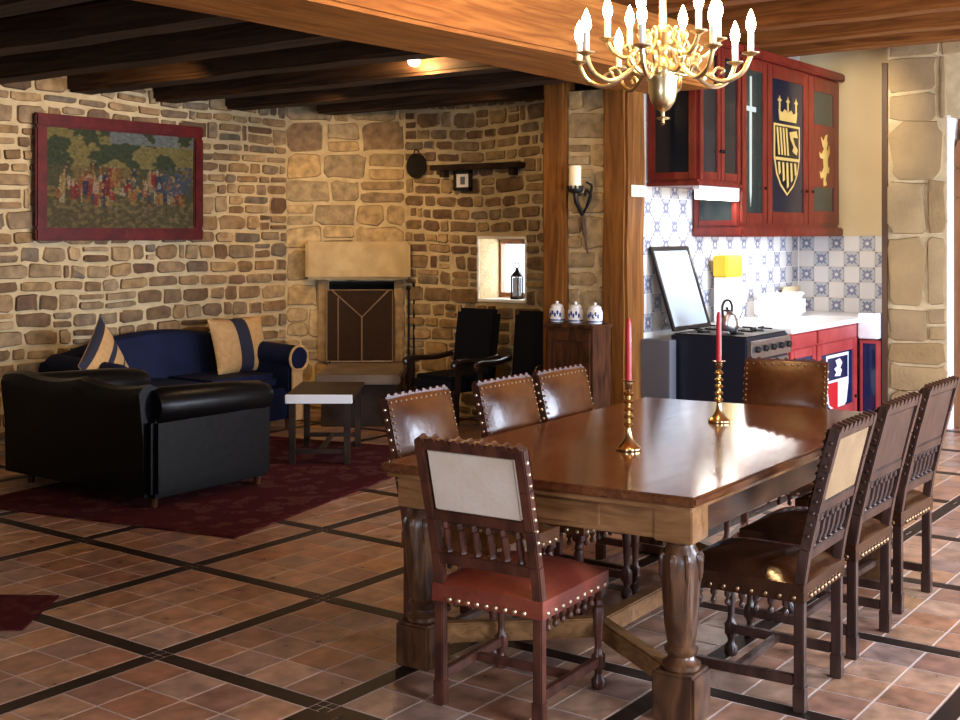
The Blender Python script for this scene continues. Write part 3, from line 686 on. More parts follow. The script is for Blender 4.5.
# ------------------------------------------------------------------ kitchen: wall cabinets
def door_on(parent, face, a0, a1, z0, z1, fx, gm, stile=0.07, knob=None):
    """framed glazed door; face 'y' faces -Y at y=fx, face 'x' faces -X at x=fx"""
    def P(a, d, z): return (a, fx + d, z) if face == 'y' else (fx + d, a, z)
    b = MB(); g = 0.006
    a0 += g; a1 -= g; z0 += g; z1 -= g
    b.span(P(a0, -0.022, z0), P(a0+stile, 0, z1), 0.004); b.span(P(a1-stile, -0.022, z0), P(a1, 0, z1), 0.004)
    b.span(P(a0+stile, -0.022, z0), P(a1-stile, 0, z0+stile), 0.004); b.span(P(a0+stile, -0.022, z1-stile), P(a1-stile, 0, z1), 0.004)
    d = b.build('door', M['redpaint'] if gm[0] != 'low' else M['lowred'], parent)
    MB().span(P(a0+stile-0.002, -0.012, z0+stile-0.002), P(a1-stile+0.002, -0.004, z1-stile+0.002)).build('door_glass', gm[-1], d, False)
    b = MB(); bw = 0.008
    for q in (0.33, 0.67):
        zz = z0+stile + (z1-z0-2*stile)*q; b.span(P(a0+stile, -0.016, zz-0.004), P(a1-stile, -0.011, zz+0.004))
    if knob is not None:
        kk = MB().sphere(P(knob, -0.034, z0 + 0.22*(z1-z0)), 0.014).build('knob', M['iron'], d)
    return d
PX = Matrix
def art_frame(x, y, z): return frame(x, y, z, 1, 0, 0, 0, 0, 1)     # local z = -Y (toward the room)
ua = thing('wall_cabinet', 'small red wall cabinet with dark glass side, above the stove lid', 'cabinet', (8.53, 4.2, 2.0))
def loc_build(root, b, name, m, parent=None, smooth=True):
    """build a mesh written in world coordinates as a child of root (or of a part of it)"""
    bmesh.ops.translate(b.bm, verts=b.bm.verts, vec=-Vector(root.location)); return b.build(name, m, parent or root, smooth)
def shift_children(root):
    """parts written in world coordinates are moved into the root's frame"""
    def rec(o):
        for c in o.children:
            if c.type == 'MESH': c.data.transform(Matrix.Translation(-Vector(root.location)))
            rec(c)
    rec(root)
b = MB(); b.span((8.16, 4.0, 2.02), (8.9, 4.41, 3.1)); b.span((8.13, 3.96, 3.06), (8.9, 4.41, 3.12), 0.01); b.span((8.14, 3.98, 2.0), (8.9, 4.41, 2.03), 0.005); b.build('body', M['redpaint'], ua)
door_on(ua, 'y', 8.16, 8.52, 2.04, 3.05, 4.0, ('hi', M['darkglass']), 0.06, 8.5); door_on(ua, 'y', 8.52, 8.88, 2.04, 3.05, 4.0, ('hi', M['darkglass']), 0.06, 8.55)
sp = door_on(ua, 'x', 4.0, 4.40, 2.04, 3.05, 8.16, ('hi', M['darkglass']), 0.055); sp.name = 'side_panel'
shift_children(ua)
ul = thing('strip_lamp', 'white lit strip lamp under the small red wall cabinet', 'lamp', (8.53, 4.02, 1.97))
MB().box((0, 0, 0.014), (0.70, 0.06, 0.03), 0, 0.004).build('housing', M['whitepaint'], ul); MB().box((0, -0.006, -0.036), (0.68, 0.045, 0.07), 0, 0.004).build('tube', M['striplamp'], ul)

ub = thing('wall_cabinet', 'tall red wall cabinet with sword, crest and lion painted on its glass doors', 'cabinet', (10.0, 4.2, 1.6))
b = MB(); b.span((8.92, 4.02, 1.68), (11.12, 4.41, 3.1)); b.span((8.9, 3.96, 3.05), (11.16, 4.41, 3.125), 0.012); b.span((8.9, 3.97, 1.62), (11.14, 4.41, 1.70), 0.012); b.build('body', M['redpaint'], ub)
d1 = door_on(ub, 'y', 8.94, 9.44, 1.72, 3.04, 4.02, ('hi', M['greenglass']), 0.085, 9.39)
d2 = door_on(ub, 'y', 9.44, 10.34, 1.72, 3.04, 4.02, ('hi', M['nightglass']), 0.10, 10.28)
d3 = door_on(ub, 'y', 10.34, 11.10, 1.72, 3.04, 4.02, ('hi', M['greenglass']), 0.12, 10.42)
sp = door_on(ub, 'x', 4.02, 4.40, 1.70, 2.02, 8.92, ('hi', M['greenglass']), 0.045); sp.name = 'side_panel'
# sword on the first door
b = MB(); mt = art_frame(9.12, 4.007, 0)
b.prism([(-0.024, 2.62), (-0.02, 1.98), (0, 1.86), (0.02, 1.98), (0.024, 2.62)], 0.004, mt); b.prism([(-0.10, 2.62), (0.10, 2.62), (0.10, 2.66), (-0.10, 2.66)], 0.006, mt); b.prism([(-0.018, 2.66), (0.018, 2.66), (0.018, 2.9), (-0.018, 2.9)], 0.006, mt)
loc = b.build('sword_motif', M['paleblade'], d1, False)
# crowned shield on the second
b = MB(); mt = art_frame(9.89, 4.007, 0); mt0 = mt; mt = mt0 @ Matrix.Translation((-0.02, 0.165, 0)) @ Matrix.Diagonal((1.35, 1.0, 1, 1)); hw = 0.21
sh = [(-hw, 2.40), (hw, 2.40), (hw, 2.12), (hw*0.82, 1.98), (hw*0.5, 1.88), (0, 1.80), (-hw*0.5, 1.88), (-hw*0.82, 1.98), (-hw, 2.12)]
b.mi = 0; b.prism(sh, 0.003, mt)
b.mi = 1; m2 = mt @ Matrix.Translation((0, 0, 0.0031)); ins = [(x*0.9, 2.12 + (z-2.12)*0.93) for x, z in sh]; b.prism(ins, 0.002, m2)
b.mi = 0; m3 = mt @ Matrix.Translation((0, 0, 0.0052))
for k in range(4): x = -0.175 + k*0.048; b.prism([(x, 2.37), (x+0.026, 2.37), (x+0.026+0.03, 2.14), (x+0.03, 2.14)], 0.002, m3)
b.prism([(0.03, 2.34), (0.15, 2.36), (0.17, 2.3), (0.09, 2.3), (0.12, 2.24), (0.17, 2.2), (0.15, 2.15), (0.08, 2.18), (0.1, 2.22), (0.05, 2.28)], 0.002, m3)
for k in range(5):
    x = -0.15 + k*0.065; z1 = 2.08; z0 = 1.86 + abs(k-2)*0.055; b.prism([(x, z1), (x+0.03, z1), (x+0.03+0.012, z0+0.02), (x+0.012, z0)], 0.002, m3)
b.prism([(-0.19, 2.095), (0.19, 2.095), (0.19, 2.12), (-0.19, 2.12)], 0.002, m3)
mt = mt0 @ Matrix.Translation((0, 0.40, 0)) @ Matrix.Diagonal((1.2, 0.85, 1, 1)); cz = 2.58
b.prism([(-0.15, cz), (0.15, cz), (0.17, cz+0.11), (0.1, cz+0.08), (0.06, cz+0.12), (0, cz+0.09), (-0.06, cz+0.12), (-0.1, cz+0.08), (-0.17, cz+0.11)], 0.004, mt)
for x in (-0.15, 0, 0.15):
    b.prism([(x-0.012, cz+0.1), (x+0.012, cz+0.1), (x+0.012, cz+0.19), (x+0.03, cz+0.19), (x+0.03, cz+0.21), (x+0.012, cz+0.21), (x, cz+0.25), (x-0.012, cz+0.21), (x-0.03, cz+0.21), (x-0.03, cz+0.19), (x-0.012, cz+0.19)], 0.004, mt)
b.build('crest_motif', [M['gold'], M['darkglass']], d2, False)
# rampant lion on a red middle pane of the third
b = MB(); b.span((10.46, 4.0, 2.06), (10.98, 4.012, 2.62)); b.build('middle_pane', M['redpaint'], d3, False)
b = MB(); mt = art_frame(10.73, 4.0, 0.37) @ Matrix.Diagonal((0.75, 0.85, 1, 1))
lion = [(-0.03, 2.0), (0.08, 2.02), (0.03, 2.07), (0.07, 2.15), (0.13, 2.14), (0.16, 2.2), (0.1, 2.22), (0.1, 2.3), (0.17, 2.36), (0.15, 2.44), (0.1, 2.37), (0.06, 2.4), (0.1, 2.46), (0.07, 2.5), (0.1, 2.56), (0.02, 2.54), (-0.04, 2.48), (-0.12, 2.52), (-0.06, 2.42), (-0.02, 2.40), (-0.1, 2.34), (-0.17, 2.36), (-0.15, 2.3), (-0.05, 2.29), (-0.03, 2.2), (-0.1, 2.14), (-0.16, 2.16), (-0.12, 2.08), (-0.03, 2.1)]
b.prism(lion, 0.004, mt); b.build('lion_motif', M['gold'], d3, False)
shift_children(ub)

# base cabinets, worktop, sink
lc = thing('base_cabinet', 'red base cabinet beside the stove with shield painted on its blue door', 'cabinet', (9.7, 3.9, 0))
b = MB(); b.span((8.95, 3.63, 0.08), (10.52, 4.41, 0.87)); b.span((8.95, 3.68, 0), (10.52, 4.41, 0.08)); b.build('body', M['lowred'], lc)
b = MB(); b.span((8.97, 3.605, 0.76), (9.5, 3.63, 0.86), 0.004); b.build('drawer', M['lowred'], lc); b = MB(); b.span((9.54, 3.605, 0.76), (10.44, 3.63, 0.86), 0.004); b.build('drawer', M['lowred'], lc)
e1 = door_on(lc, 'y', 8.96, 9.5, 0.1, 0.75, 3.63, ('low', M['blueglass']), 0.07, 9.45); e2 = door_on(lc, 'y', 9.52, 10.46, 0.1, 0.75, 3.63, ('low', M['blueglass']), 0.09, 10.4)
b = MB(); mt = art_frame(10.0, 3.617, 0); hw = 0.26
b.mi = 0; b.prism([(-hw, 0.64), (hw, 0.64), (hw, 0.38), (hw*0.8, 0.22), (0, 0.12), (-hw*0.8, 0.22), (-hw, 0.38)], 0.003, mt)
m2 = mt @ Matrix.Translation((0, 0, 0.0031)); b.mi = 1; b.prism([(-hw*0.9, 0.615), (hw*0.9, 0.615), (hw*0.9, 0.43), (-hw*0.9, 0.43)], 0.002, m2)
b.mi = 2; b.prism([(-hw*0.9, 0.41), (0, 0.41), (0, 0.16), (-hw*0.75, 0.23), (-hw*0.9, 0.36)], 0.002, m2)
b.mi = 0; b.prism([(-0.08, 0.46), (0.05, 0.45), (0.09, 0.5), (0.05, 0.52), (0.1, 0.56), (0.04, 0.6), (-0.06, 0.59), (-0.02, 0.54), (-0.09, 0.52), (-0.04, 0.49)], 0.002, m2 @ Matrix.Translation((0, 0, 0.002)))
b.build('shield_motif', [M['whitepaint'], M['blueglass'], M['redwax']], e2, False)
shift_children(lc)
le = thing('base_cabinet', 'narrow blue-doored red base cabinet under the white sink by stone pier', 'cabinet', (10.8, 3.6, 0))
b = MB(); b.span((10.55, 3.44, 0.0), (11.18, 3.62, 0.72)); b.build('body', M['lowred'], le)
door_on(le, 'x', 3.445, 3.615, 0.05, 0.72, 10.55, ('low', M['blueglass']), 0.022, None)
shift_children(le)
sk = thing('sink', 'white apron-front sink between worktop and stone pier', 'sink', (10.8, 3.7, 0.73))
b = MB(); b.span((10.50, 3.44, 0.735), (10.56, 3.62, 0.955), 0.01); b.span((10.56, 3.44, 0.735), (11.17, 3.475, 0.955), 0.005); b.span((10.56, 3.475, 0.735), (11.17, 3.62, 0.765)); b.span((11.13, 3.475, 0.765), (11.17, 3.62, 0.955)); b.build('basin', M['enamel'], sk)
shift_children(sk)
b = MB(); b.span((8.94, 3.585, 0.875), (10.49, 4.41, 0.915), 0.006); b.span((10.49, 3.64, 0.875), (11.18, 4.41, 0.915), 0.006)
tag(b.build('worktop', M['worktop']), 'white worktop running along the tiled kitchen wall', 'worktop')

# stove with its glass lid raised
st = thing('stove', 'navy range cooker with raised pale glass lid beside white worktop', 'stove', (8.54, 3.9, 0))
b = MB(); b.span((8.17, 3.62, 0.05), (8.93, 4.22, 0.895), 0.008); b.build('body', M['navy'], st)
b = MB(); b.span((8.19, 3.585, 0.74), (8.91, 3.62, 0.87), 0.006); cp = b.build('control_panel', M['steel'], st)
for k in range(5):
    x = 8.27 + k*0.145; b = MB(); b.lathe([(0.024, 0), (0.024, 0.02), (0.015, 0.03)], (0, 0, 0), 14, mtx=Matrix.Translation((x, 3.585, 0.81)) @ Matrix.Rotation(PI/2, 4, 'X')); b.build('knob', M['iron'], cp)
b = MB(); b.span((8.2, 3.595, 0.12), (8.9, 3.62, 0.72), 0.006); od = b.build('oven_door', M['steel'], st)
b = MB(); b.tube([(8.25, 3.56, 0.66), (8.85, 3.56, 0.66)], 0.011, 8); b.box((8.27, 3.58, 0.66), (0.02, 0.04, 0.02)); b.box((8.83, 3.58, 0.66), (0.02, 0.04, 0.02)); b.build('handle', M['steel'], od)
b = MB(); b.span((8.19, 3.63, 0.895), (8.91, 4.2, 0.905)); hb = b.build('hob', M['iron'], st)
for cx in (8.37, 8.73):
    for cy in (3.78, 4.05):
        b = MB(); b.lathe([(0.05, 0.905), (0.05, 0.918), (0.03, 0.922)], (cx, cy, 0), 16)
        for a in range(4): b.bar((cx + 0.03*math.cos(a*PI/2), cy + 0.03*math.sin(a*PI/2), 0.93), (cx + 0.12*math.cos(a*PI/2), cy + 0.12*math.sin(a*PI/2), 0.93), 0.012, 0.012)
        b.build('burner', M['iron'], hb)
lm = frame(8.17, 4.2, 0.92, 1, 0, 0, 0, 0.30, 0.954)
b = MB(); b.box((0.31, 0.325, 0), (0.56, 0.59, 0.008), 0, 0, lm); lid = b.build('lid', M['lidglass'], st)
b = MB(); 
for c, d in (((0.31, 0.012, 0), (0.62, 0.03, 0.022)), ((0.31, 0.64, 0), (0.62, 0.03, 0.022)), ((0.012, 0.325, 0), (0.035, 0.65, 0.022)), ((0.608, 0.325, 0), (0.035, 0.65, 0.022))): b.box(c, d, 0, 0.004, lm)
b.build('lid_frame', M['black'], lid)
shift_children(st)
b = MB(); b.span((8.03, 4.16, 0.0), (8.14, 4.40, 0.86), 0.004); tag(b.build('side_panel_board', M['grey']), 'grey upright board between the timber post and the stove', 'board')
kt = thing('kettle', 'black-handled steel kettle on the stove before the raised lid', 'kettle', (8.37, 3.86, 0.932))
MB().lathe([(0.075, 0), (0.082, 0.01), (0.082, 0.06), (0.066, 0.115), (0.035, 0.135), (0.033, 0.14)], n=22).build('body', M['steel'], kt)
MB().lathe([(0.033, 0.139), (0.03, 0.148), (0.008, 0.152), (0.012, 0.165), (0.004, 0.17)], n=14).build('lid', M['iron'], kt)
MB().tube(smoothpts([(-0.07, 0, 0.10), (-0.085, 0, 0.17), (-0.04, 0, 0.215), (0.04, 0, 0.215), (0.085, 0, 0.17), (0.07, 0, 0.10)], 5), 0.009, 8).build('handle', M['iron'], kt)
MB().tube(smoothpts([(0.06, -0.04, 0.05), (0.1, -0.06, 0.08), (0.12, -0.075, 0.13)], 5), [0.018]*5 + [0.013]*5 + [0.009], 8).build('spout', M['steel'], kt)
# things on the worktop
cn = thing('storage_tin', 'square white tin with yellow upper half on the worktop', 'tin', (9.34, 4.30, 0.916))
MB().box((0, 0, 0.19), (0.30, 0.12, 0.38), 0, 0.01).build('body', M['enamel'], cn); q = MB().box((0, 0, 0.46), (0.31, 0.13, 0.18), 0, 0.012).build('lid', M['yellow'], cn); q['label'] = 'yellow lid'
bb_ = thing('bread_bin', 'low white bread bin on the worktop below the shield doors', 'bread bin', (10.2, 4.2, 0.916))
MB().box((0, 0, 0.09), (0.62, 0.24, 0.18), 0, 0.03).build('body', M['enamel'], bb_); MB().box((0, 0, 0.196), (0.6, 0.22, 0.03), 0, 0.012).build('lid', M['enamel'], bb_); MB().sphere((0, 0, 0.222), 0.014).build('knob', M['iron'], bb_)
tr = thing('picture_tile', 'cream decorated tile board leaning on tiled wall at worktop corner', 'tile board', (10.86, 4.36, 0.916))
MB().box((0, 0, 0.12), (0.40, 0.02, 0.24), 0, 0.004).build('board', M['beige'], tr); MB().box((0, -0.0115, 0.12), (0.28, 0.004, 0.15), 0, 0.001).build('motif', M['tancloth'], tr)

# ------------------------------------------------------------------ pier: sconce, switch, chest, jars
sc_ = thing('wall_sconce', 'black iron wall sconce hung on the stone pier between posts', 'sconce', (7.835, 4.76, 1.5))
b = MB(); b.tube(smoothpts([(0.0, -0.02, 0.0), (-0.012, 0.0, 0.15), (-0.015, 0.02, 0.3)], 5), [0.006]*5 + [0.016]*5 + [0.02], 8); q = b.build('tail', M['trimwood'], sc_); q['label'] = 'brown wooden tail'
b = MB()
for s in (-1, 1):
    b.tube(smoothpts([(-0.015, 0.01, 0.30), (-0.03, 0.01 + s*0.05, 0.36), (-0.02, 0.01 + s*0.07, 0.43), (-0.03, 0.01 + s*0.035, 0.47), (-0.02, 0.01 + s*0.02, 0.43)], 5), 0.009, 8)
b.tube(smoothpts([(-0.015, 0.015, 0.28), (-0.06, 0.015, 0.33), (-0.11, 0.015, 0.40), (-0.12, 0.015, 0.45)], 5), 0.014, 8)
b.tube(smoothpts([(-0.015, 0.0, 0.3), (-0.02, -0.05, 0.42), (-0.02, -0.065, 0.5), (-0.04, -0.03, 0.53)], 5), 0.008, 8)
b.build('bracket', M['iron'], sc_)
b = MB(); b.lathe([(0.02, 0.445), (0.05, 0.455), (0.06, 0.47), (0.06, 0.478), (0.02, 0.478)], (-0.12, 0.015, 0), 18)
for k in range(10): a = 2*PI*k/10; b.sphere((-0.12 + 0.056*math.cos(a), 0.015 + 0.056*math.sin(a), 0.486), 0.011, (1, 1, 1.5), 6)
b.build('cup', M['iron'], sc_)
tag(MB().lathe([(0.045, 0), (0.046, 0.16), (0.042, 0.17), (0.02, 0.168)], (7.715, 4.775, 1.979), 18).build('candle', M['wax']), 'thick ivory candle in the black iron wall sconce', 'candle')
sw = thing('light_switch', 'cream switch plate on the thick timber post', 'switch', (7.95, 4.378, 1.96))
MB().box((0, 0, 0), (0.2, 0.012, 0.085), 0, 0.004).build('plate', M['wax'], sw); MB().box((-0.04, -0.008, 0), (0.03, 0.008, 0.03), 0, 0.002).build('rocker', M['wax'], sw); MB().box((0.04, -0.008, 0), (0.03, 0.008, 0.03), 0, 0.002).build('rocker', M['wax'], sw)
ck = thing('chest', 'narrow dark wooden chest against the stone pier holding three white jars', 'chest', (7.64, 4.70, 0))
MB().box((0, 0, 0.5), (0.26, 0.40, 0.92), 0, 0.004).build('body', M['chestwood'], ck)
MB().box((-0.005, 0, 0.975), (0.29, 0.43, 0.03), 0, 0.008).build('top', M['chestwood'], ck); MB().box((0, 0, 0.03), (0.28, 0.42, 0.06), 0, 0.006).build('base', M['chestwood'], ck)
b = MB(); 
for c, d in (((-0.135, 0, 0.90), (0.016, 0.36, 0.06)), ((-0.135, 0, 0.12), (0.016, 0.36, 0.06)), ((-0.135, 0.15, 0.51), (0.016, 0.06, 0.72)), ((-0.135, -0.15, 0.51), (0.016, 0.06, 0.72)), ((-0.134, 0, 0.51), (0.008, 0.16, 0.62))): b.box(c, d, 0, 0.003)
dd = b.build('door', M['chestwood'], ck); MB().sphere((-0.15, -0.14, 0.55), 0.011).build('knob', M['brass'], dd)
for i, (y, lab) in enumerate(((4.86, 'left'), (4.70, 'mid'), (4.535, 'right'))):
    nm = ('white blue-painted jar on the chest beside the thin timber post', 'white blue-painted jar standing between two others on the chest', 'white blue-painted jar on the chest beside the thick timber post')[i]
    j = thing('storage_jar', nm, 'jar', (7.60, y, 0.991), 0, 'white jars on the dark chest')
    MB().lathe([(0.04, 0), (0.05, 0.006), (0.056, 0.04), (0.056, 0.09), (0.046, 0.112), (0.042, 0.116)], n=20).build('body', M['porcelain'], j)
    MB().lathe([(0.046, 0.115), (0.046, 0.124), (0.03, 0.136), (0.008, 0.14), (0.013, 0.152), (0.006, 0.158)], n=20).build('lid', M['porcelain'], j)
    b = MB()
    for k in range(-2, 3):
        a = PI + 0.3 + k*0.34; b.sphere((0.0555*math.cos(a), 0.0555*math.sin(a), 0.06 + 0.016*(k % 2)), 0.014, (0.6, 0.6, 1.2), 8)
    b.lathe([(0.0565, 0.016), (0.0568, 0.022), (0.0565, 0.026)], n=20); b.build('decoration', M['cobalt'], j)

# ------------------------------------------------------------------ sitting corner
# fireplace, in a frame along the chimney breast: tx to the right, n toward the room
tx = Vector((0.66, -0.9, 0)).normalized(); nn = Vector((-tx.y*-1, 0, 0)); nn = Vector((tx.y, -tx.x, 0)); fz = PI/2
fc = Vector((8.13, 8.2, 0)) + tx*0.70
def FPm(): 
    m = Matrix((tx, nn*-1, Vector((0, 0, 1)))).transposed().to_4x4(); return m   # local y points into the wall
fa = math.atan2(tx.y, tx.x)
fp = thing('fireplace', 'stone corner fireplace with sandstone lintel and raised hearth slab', 'fireplace', (fc.x, fc.y, 0), fa)
def fbox(b, x0, x1, y0, y1, z0, z1, bev=0.0): return b.span((x0, y0, z0), (x1, y1, z1), bev)
b = MB(); v0 = [(-0.50, -0.16), (0.46, -0.16), (0.46, -0.02), (-0.50, -0.02)]
b.span((-0.50, -0.17, 1.22), (0.47, -0.026, 1.57), 0.025); b.build('lintel', M['lintel'], fp)
for xa, xb in ((-0.40, -0.305), (0.315, 0.40)): MB().span((xa, -0.05, 0.45), (xb, -0.026, 1.22), 0.01).build('jamb', M['ashlar'], fp)
b = MB(); b.span((-0.295, 0.28, 0.0), (0.305, 0.296, 1.19)); b.span((-0.298, 0.0, 0), (-0.29, 0.296, 1.19)); b.span((0.30, 0.0, 0), (0.308, 0.296, 1.19)); b.span((-0.295, 0.0, 1.17), (0.305, 0.28, 1.19)); b.build('firebox', M['soot'], fp)
b = MB(); b.span((-0.28, -1.12, 0.37), (0.44, -0.03, 0.45), 0.012); b.build('hearth', M['hearth'], fp); MB().span((-0.24, -1.02, 0.0), (0.40, -0.03, 0.37)).build('hearth_base', M['lowwood'], fp)
fs_ = thing('fire_screen', 'dark mesh fire screen with arched diagonals before the fireplace opening', 'fire screen', (fc.x + nn.x*0.10, fc.y + nn.y*0.10, 0.452), fa)
MB().box((0.0, 0, 0.34), (0.60, 0.006, 0.64)).build('mesh_panel', M['screenmesh'], fs_, False)
b = MB(); r_ = 0.009
b.tube([(-0.305, -0.006, 0.01), (-0.305, -0.006, 0.67), (0.305, -0.006, 0.67), (0.305, -0.006, 0.01)], r_, 6, True)
b.build('frame', M['screenrod'], fs_)
b = MB(); b.tube([(-0.26, -0.012, 0.67), (0.02, -0.012, 0.42), (0.27, -0.012, 0.67)], 0.008, 6); b.tube([(0.02, -0.012, 0.42), (0.02, -0.012, 0.01)], 0.008, 6); b.tube([(-0.2, -0.012, 0.01), (-0.2, -0.012, 0.6)], 0.006, 6); b.build('bars', M['screenrod'], fs_)
# fire irons leaning by the opening
for k, (dx, lab, hh) in enumerate(((0.45, 'black fire poker leaning right of the fire screen', 0.72), (0.50, 'longer black fire shovel leaning right of the fire screen', 0.75))):
    f0 = fc + tx*dx + nn*0.14
    po = thing('fire_iron', lab, 'fire tool', (f0.x, f0.y, 0.0), fa, 'fire irons by the fireplace')
    MB().tube([(0, 0, 0.0), (0, 0.085, 1.12)], 0.010, 8).build('rod', M['iron'], po)
    if k == 0: MB().sphere((0, 0.087, 1.14), 0.022).build('handle', M['iron'], po)
    else:
        MB().tube([(0, 0.075, 1.10), (0, 0.087, 1.22)], 0.016, 8).build('handle', M['iron'], po); MB().box((0, -0.014, 0.10), (0.1, 0.012, 0.17), 0, 0.003).build('pan', M['iron'], po)

# painting
pt = thing('framed_painting', 'wide dark-red framed painting of a crowd in a meadow on left stone wall', 'painting', (6.25, 8.165, 1.59))
b = MB(); W, H, fw = 1.63, 0.97, 0.10
for a, c in (((-W/2, 0), (W/2, fw)), ((-W/2, H-fw), (W/2, H)), ((-W/2, fw), (-W/2+fw, H-fw)), ((W/2-fw, fw), (W/2, H-fw))): b.span((a[0], -0.05, a[1]), (c[0], 0.0, c[1]), 0.012)
b.build('frame', M['redframe'], pt)
def paint_canvas():
    rnd = random.Random(8); nx, nz = 190, 112; cols = {}
    def base(u, v):
        n1 = noise.noise(Vector((u*7, v*7, 1))); n2 = noise.noise(Vector((u*26, v*26, 4))); n3 = noise.noise(Vector((u*60, v*60, 9)))
        if v > 0.62: c = (0.035, 0.045, 0.018) if n1 + 0.4*n2 < 0.12 - max(0, u-0.5)*0.9 else (0.16, 0.13, 0.04)
        elif v > 0.3: c = (0.06, 0.055, 0.022) if n1 + n2*0.5 < 0.1 else (0.13, 0.09, 0.03)
        else: c = (0.075, 0.06, 0.022) if n2 + n1*0.4 < 0.1 else (0.12, 0.09, 0.035)
        if v > 0.86 and u > 0.4 and n1 > -0.2: c = (0.13, 0.14, 0.13)
        k = 1 + 0.7*n3 + 0.3*n2; return [max(0.004, q*k) for q in c]
    for i in range(nx):
        for j in range(nz): cols[i, j] = base(i/nx, j/nz)
    pal = [(0.30, 0.03, 0.02), (0.48, 0.38, 0.22), (0.40, 0.25, 0.06), (0.03, 0.04, 0.07), (0.36, 0.12, 0.03), (0.5, 0.42, 0.3), (0.2, 0.02, 0.02), (0.06, 0.08, 0.09), (0.42, 0.3, 0.12)]
    for k in range(130):      # figures: head, gown, each a small daub of paint
        u = 0.06 + 0.86*rnd.random(); v = 0.30 + 0.28*rnd.random()*(1-0.5*abs(u-0.45)); w = rnd.randint(1, 4); h = rnd.randint(7, 20); c = rnd.choice(pal)
        i0, j0 = int(u*nx), int(v*nz)
        for i in range(i0-w, i0+w):
            for j in range(j0-h//2, j0+h//2):
                if (i, j) in cols: s = 0.25 + 0.7*rnd.random(); cols[i, j] = [q*s for q in c] if rnd.random() < 0.8 else cols[i, j]
        for i in range(i0-1, i0+1):
            for j in range(j0+h//2, j0+h//2+2):
                if (i, j) in cols: cols[i, j] = [0.30, 0.19, 0.10]
    for k in range(60):      # darker clothes at the right, blue hill
        i0 = int(nx*(0.78 + 0.2*rnd.random())); j0 = int(nz*(0.36 + 0.3*rnd.random()))
        for i in range(i0-2, i0+2):
            for j in range(j0-2, j0+2):
                if (i, j) in cols: cols[i, j] = [0.05, 0.06, 0.085]
    for _ in range(1):
        cols = {(i, j): [0.62*sum(cols[min(max(i+a, 0), nx-1), min(max(j+c, 0), nz-1)][q]*(3 if a == c == 0 else 1) for a, c in ((0, 0), (1, 0), (-1, 0), (0, 1), (0, -1)))/7 for q in range(3)] for i in range(nx) for j in range(nz)}
    me = bpy.data.meshes.new('canvas'); x0, x1, z0, z1 = -W/2+fw-0.01, W/2-fw+0.01, fw-0.01, H-fw+0.01
    vs = [(x0 + (x1-x0)*i/nx, -0.03, z0 + (z1-z0)*j/nz) for j in range(nz+1) for i in range(nx+1)]
    fs = [(j*(nx+1)+i, j*(nx+1)+i+1, (j+1)*(nx+1)+i+1, (j+1)*(nx+1)+i) for j in range(nz) for i in range(nx)]
    me.from_pydata(vs, [], fs); ca = me.color_attributes.new('paint', 'FLOAT_COLOR', 'CORNER')
    k = 0
    for j in range(nz):
        for i in range(nx):
            c = cols[i, j]
            for q in range(4): ca.data[k].color = (*c, 1); k += 1
    m = bpy.data.materials.new('oil paint'); nt, N, L, bs = nodes(m); at = N.new('ShaderNodeVertexColor'); at.layer_name = 'paint'
    L.new(at.outputs[0], bs.inputs['Base Color']); bs.inputs['Roughness'].default_value = 0.6; bs.inputs['Specular IOR Level'].default_value = 0.15
    me.materials.append(m); o = bpy.data.objects.new('canvas', me); COL.objects.link(o); o.parent = pt
    MB().span((x0, -0.028, z0), (x1, -0.005, z1)).build('backing_board', M['black'], pt, False)
paint_canvas()

# sofas
def soft(b, c, d, bev): return b.box(c, d, 0, bev, None, 4)
bs = thing('sofa', 'black leather sofa seen from behind, on red rug', 'sofa', (5.15, 6.5, 0.012))
# local origin floor centre; faces +X; near arm toward -Y
b = MB(); soft(b, (0.02, 0.05, 0.20), (0.92, 1.44, 0.28), 0.03); b.build('base', M['blackleather'], bs)
b = MB()
prof = []
n = 15; rows = []
for k in range(n):
    y = -0.63 + 1.42*k/(n-1); zt = 0.74 - 0.035*abs(math.sin(PI*(y+0.02)/0.65)) if True else 0.74
    s_ = [(-0.50, 0.07), (-0.505, 0.40), (-0.53, zt-0.10), (-0.535, zt-0.05), (-0.51, zt-0.01), (-0.455, zt+0.005), (-0.40, zt-0.02), (-0.375, zt-0.08), (-0.37, 0.5), (-0.30, 0.33), (-0.30, 0.07)]
    rows.append([b.bm.verts.new((x, y, z)) for x, z in s_])
for A, B in zip(rows, rows[1:]):
    for q in range(len(A)): b.bm.faces.new((A[q], A[(q+1) % len(A)], B[(q+1) % len(A)], B[q]))
b.bm.faces.new(rows[0]); b.bm.faces.new(rows[-1]); b.build('backrest', M['blackleather'], bs)
for s in (-1, 1):
    b = MB(); y0 = s*0.66
    soft(b, (0.0, s*0.63, 0.30), (0.96, 0.14, 0.48), 0.03)
    b.tube([(-0.44, s*0.62, 0.60), (-0.38, s*0.62, 0.60), (0.2, s*0.62, 0.585), (0.42, s*0.62, 0.57), (0.485, s*0.62, 0.565)], [0.10, 0.115, 0.108, 0.105, 0.085], 18)
    ar = b.build('armrest', M['blackleather'], bs)
    MB().lathe([(0.075, 0), (0.075, 0.01), (0.03, 0.02)], (0, 0, 0), 16, mtx=Matrix.Translation((0.48, s*0.62, 0.565)) @ Matrix.Rotation(PI/2, 4, 'Y')).build('arm_facing', M['blackleather'], ar)
for s in (-1, 1):
    b = MB(); soft(b, (0.1, s*0.28, 0.405), (0.72, 0.55, 0.15), 0.045); b.build('seat_cushion', M['blackleather'], bs)
for sx in (-0.42, 0.42):
    for sy in (-0.62, 0.62): MB().lathe([(0.022, 0), (0.028, 0.07)], (sx, sy, 0), 10).build('leg', M['chestwood'], bs)
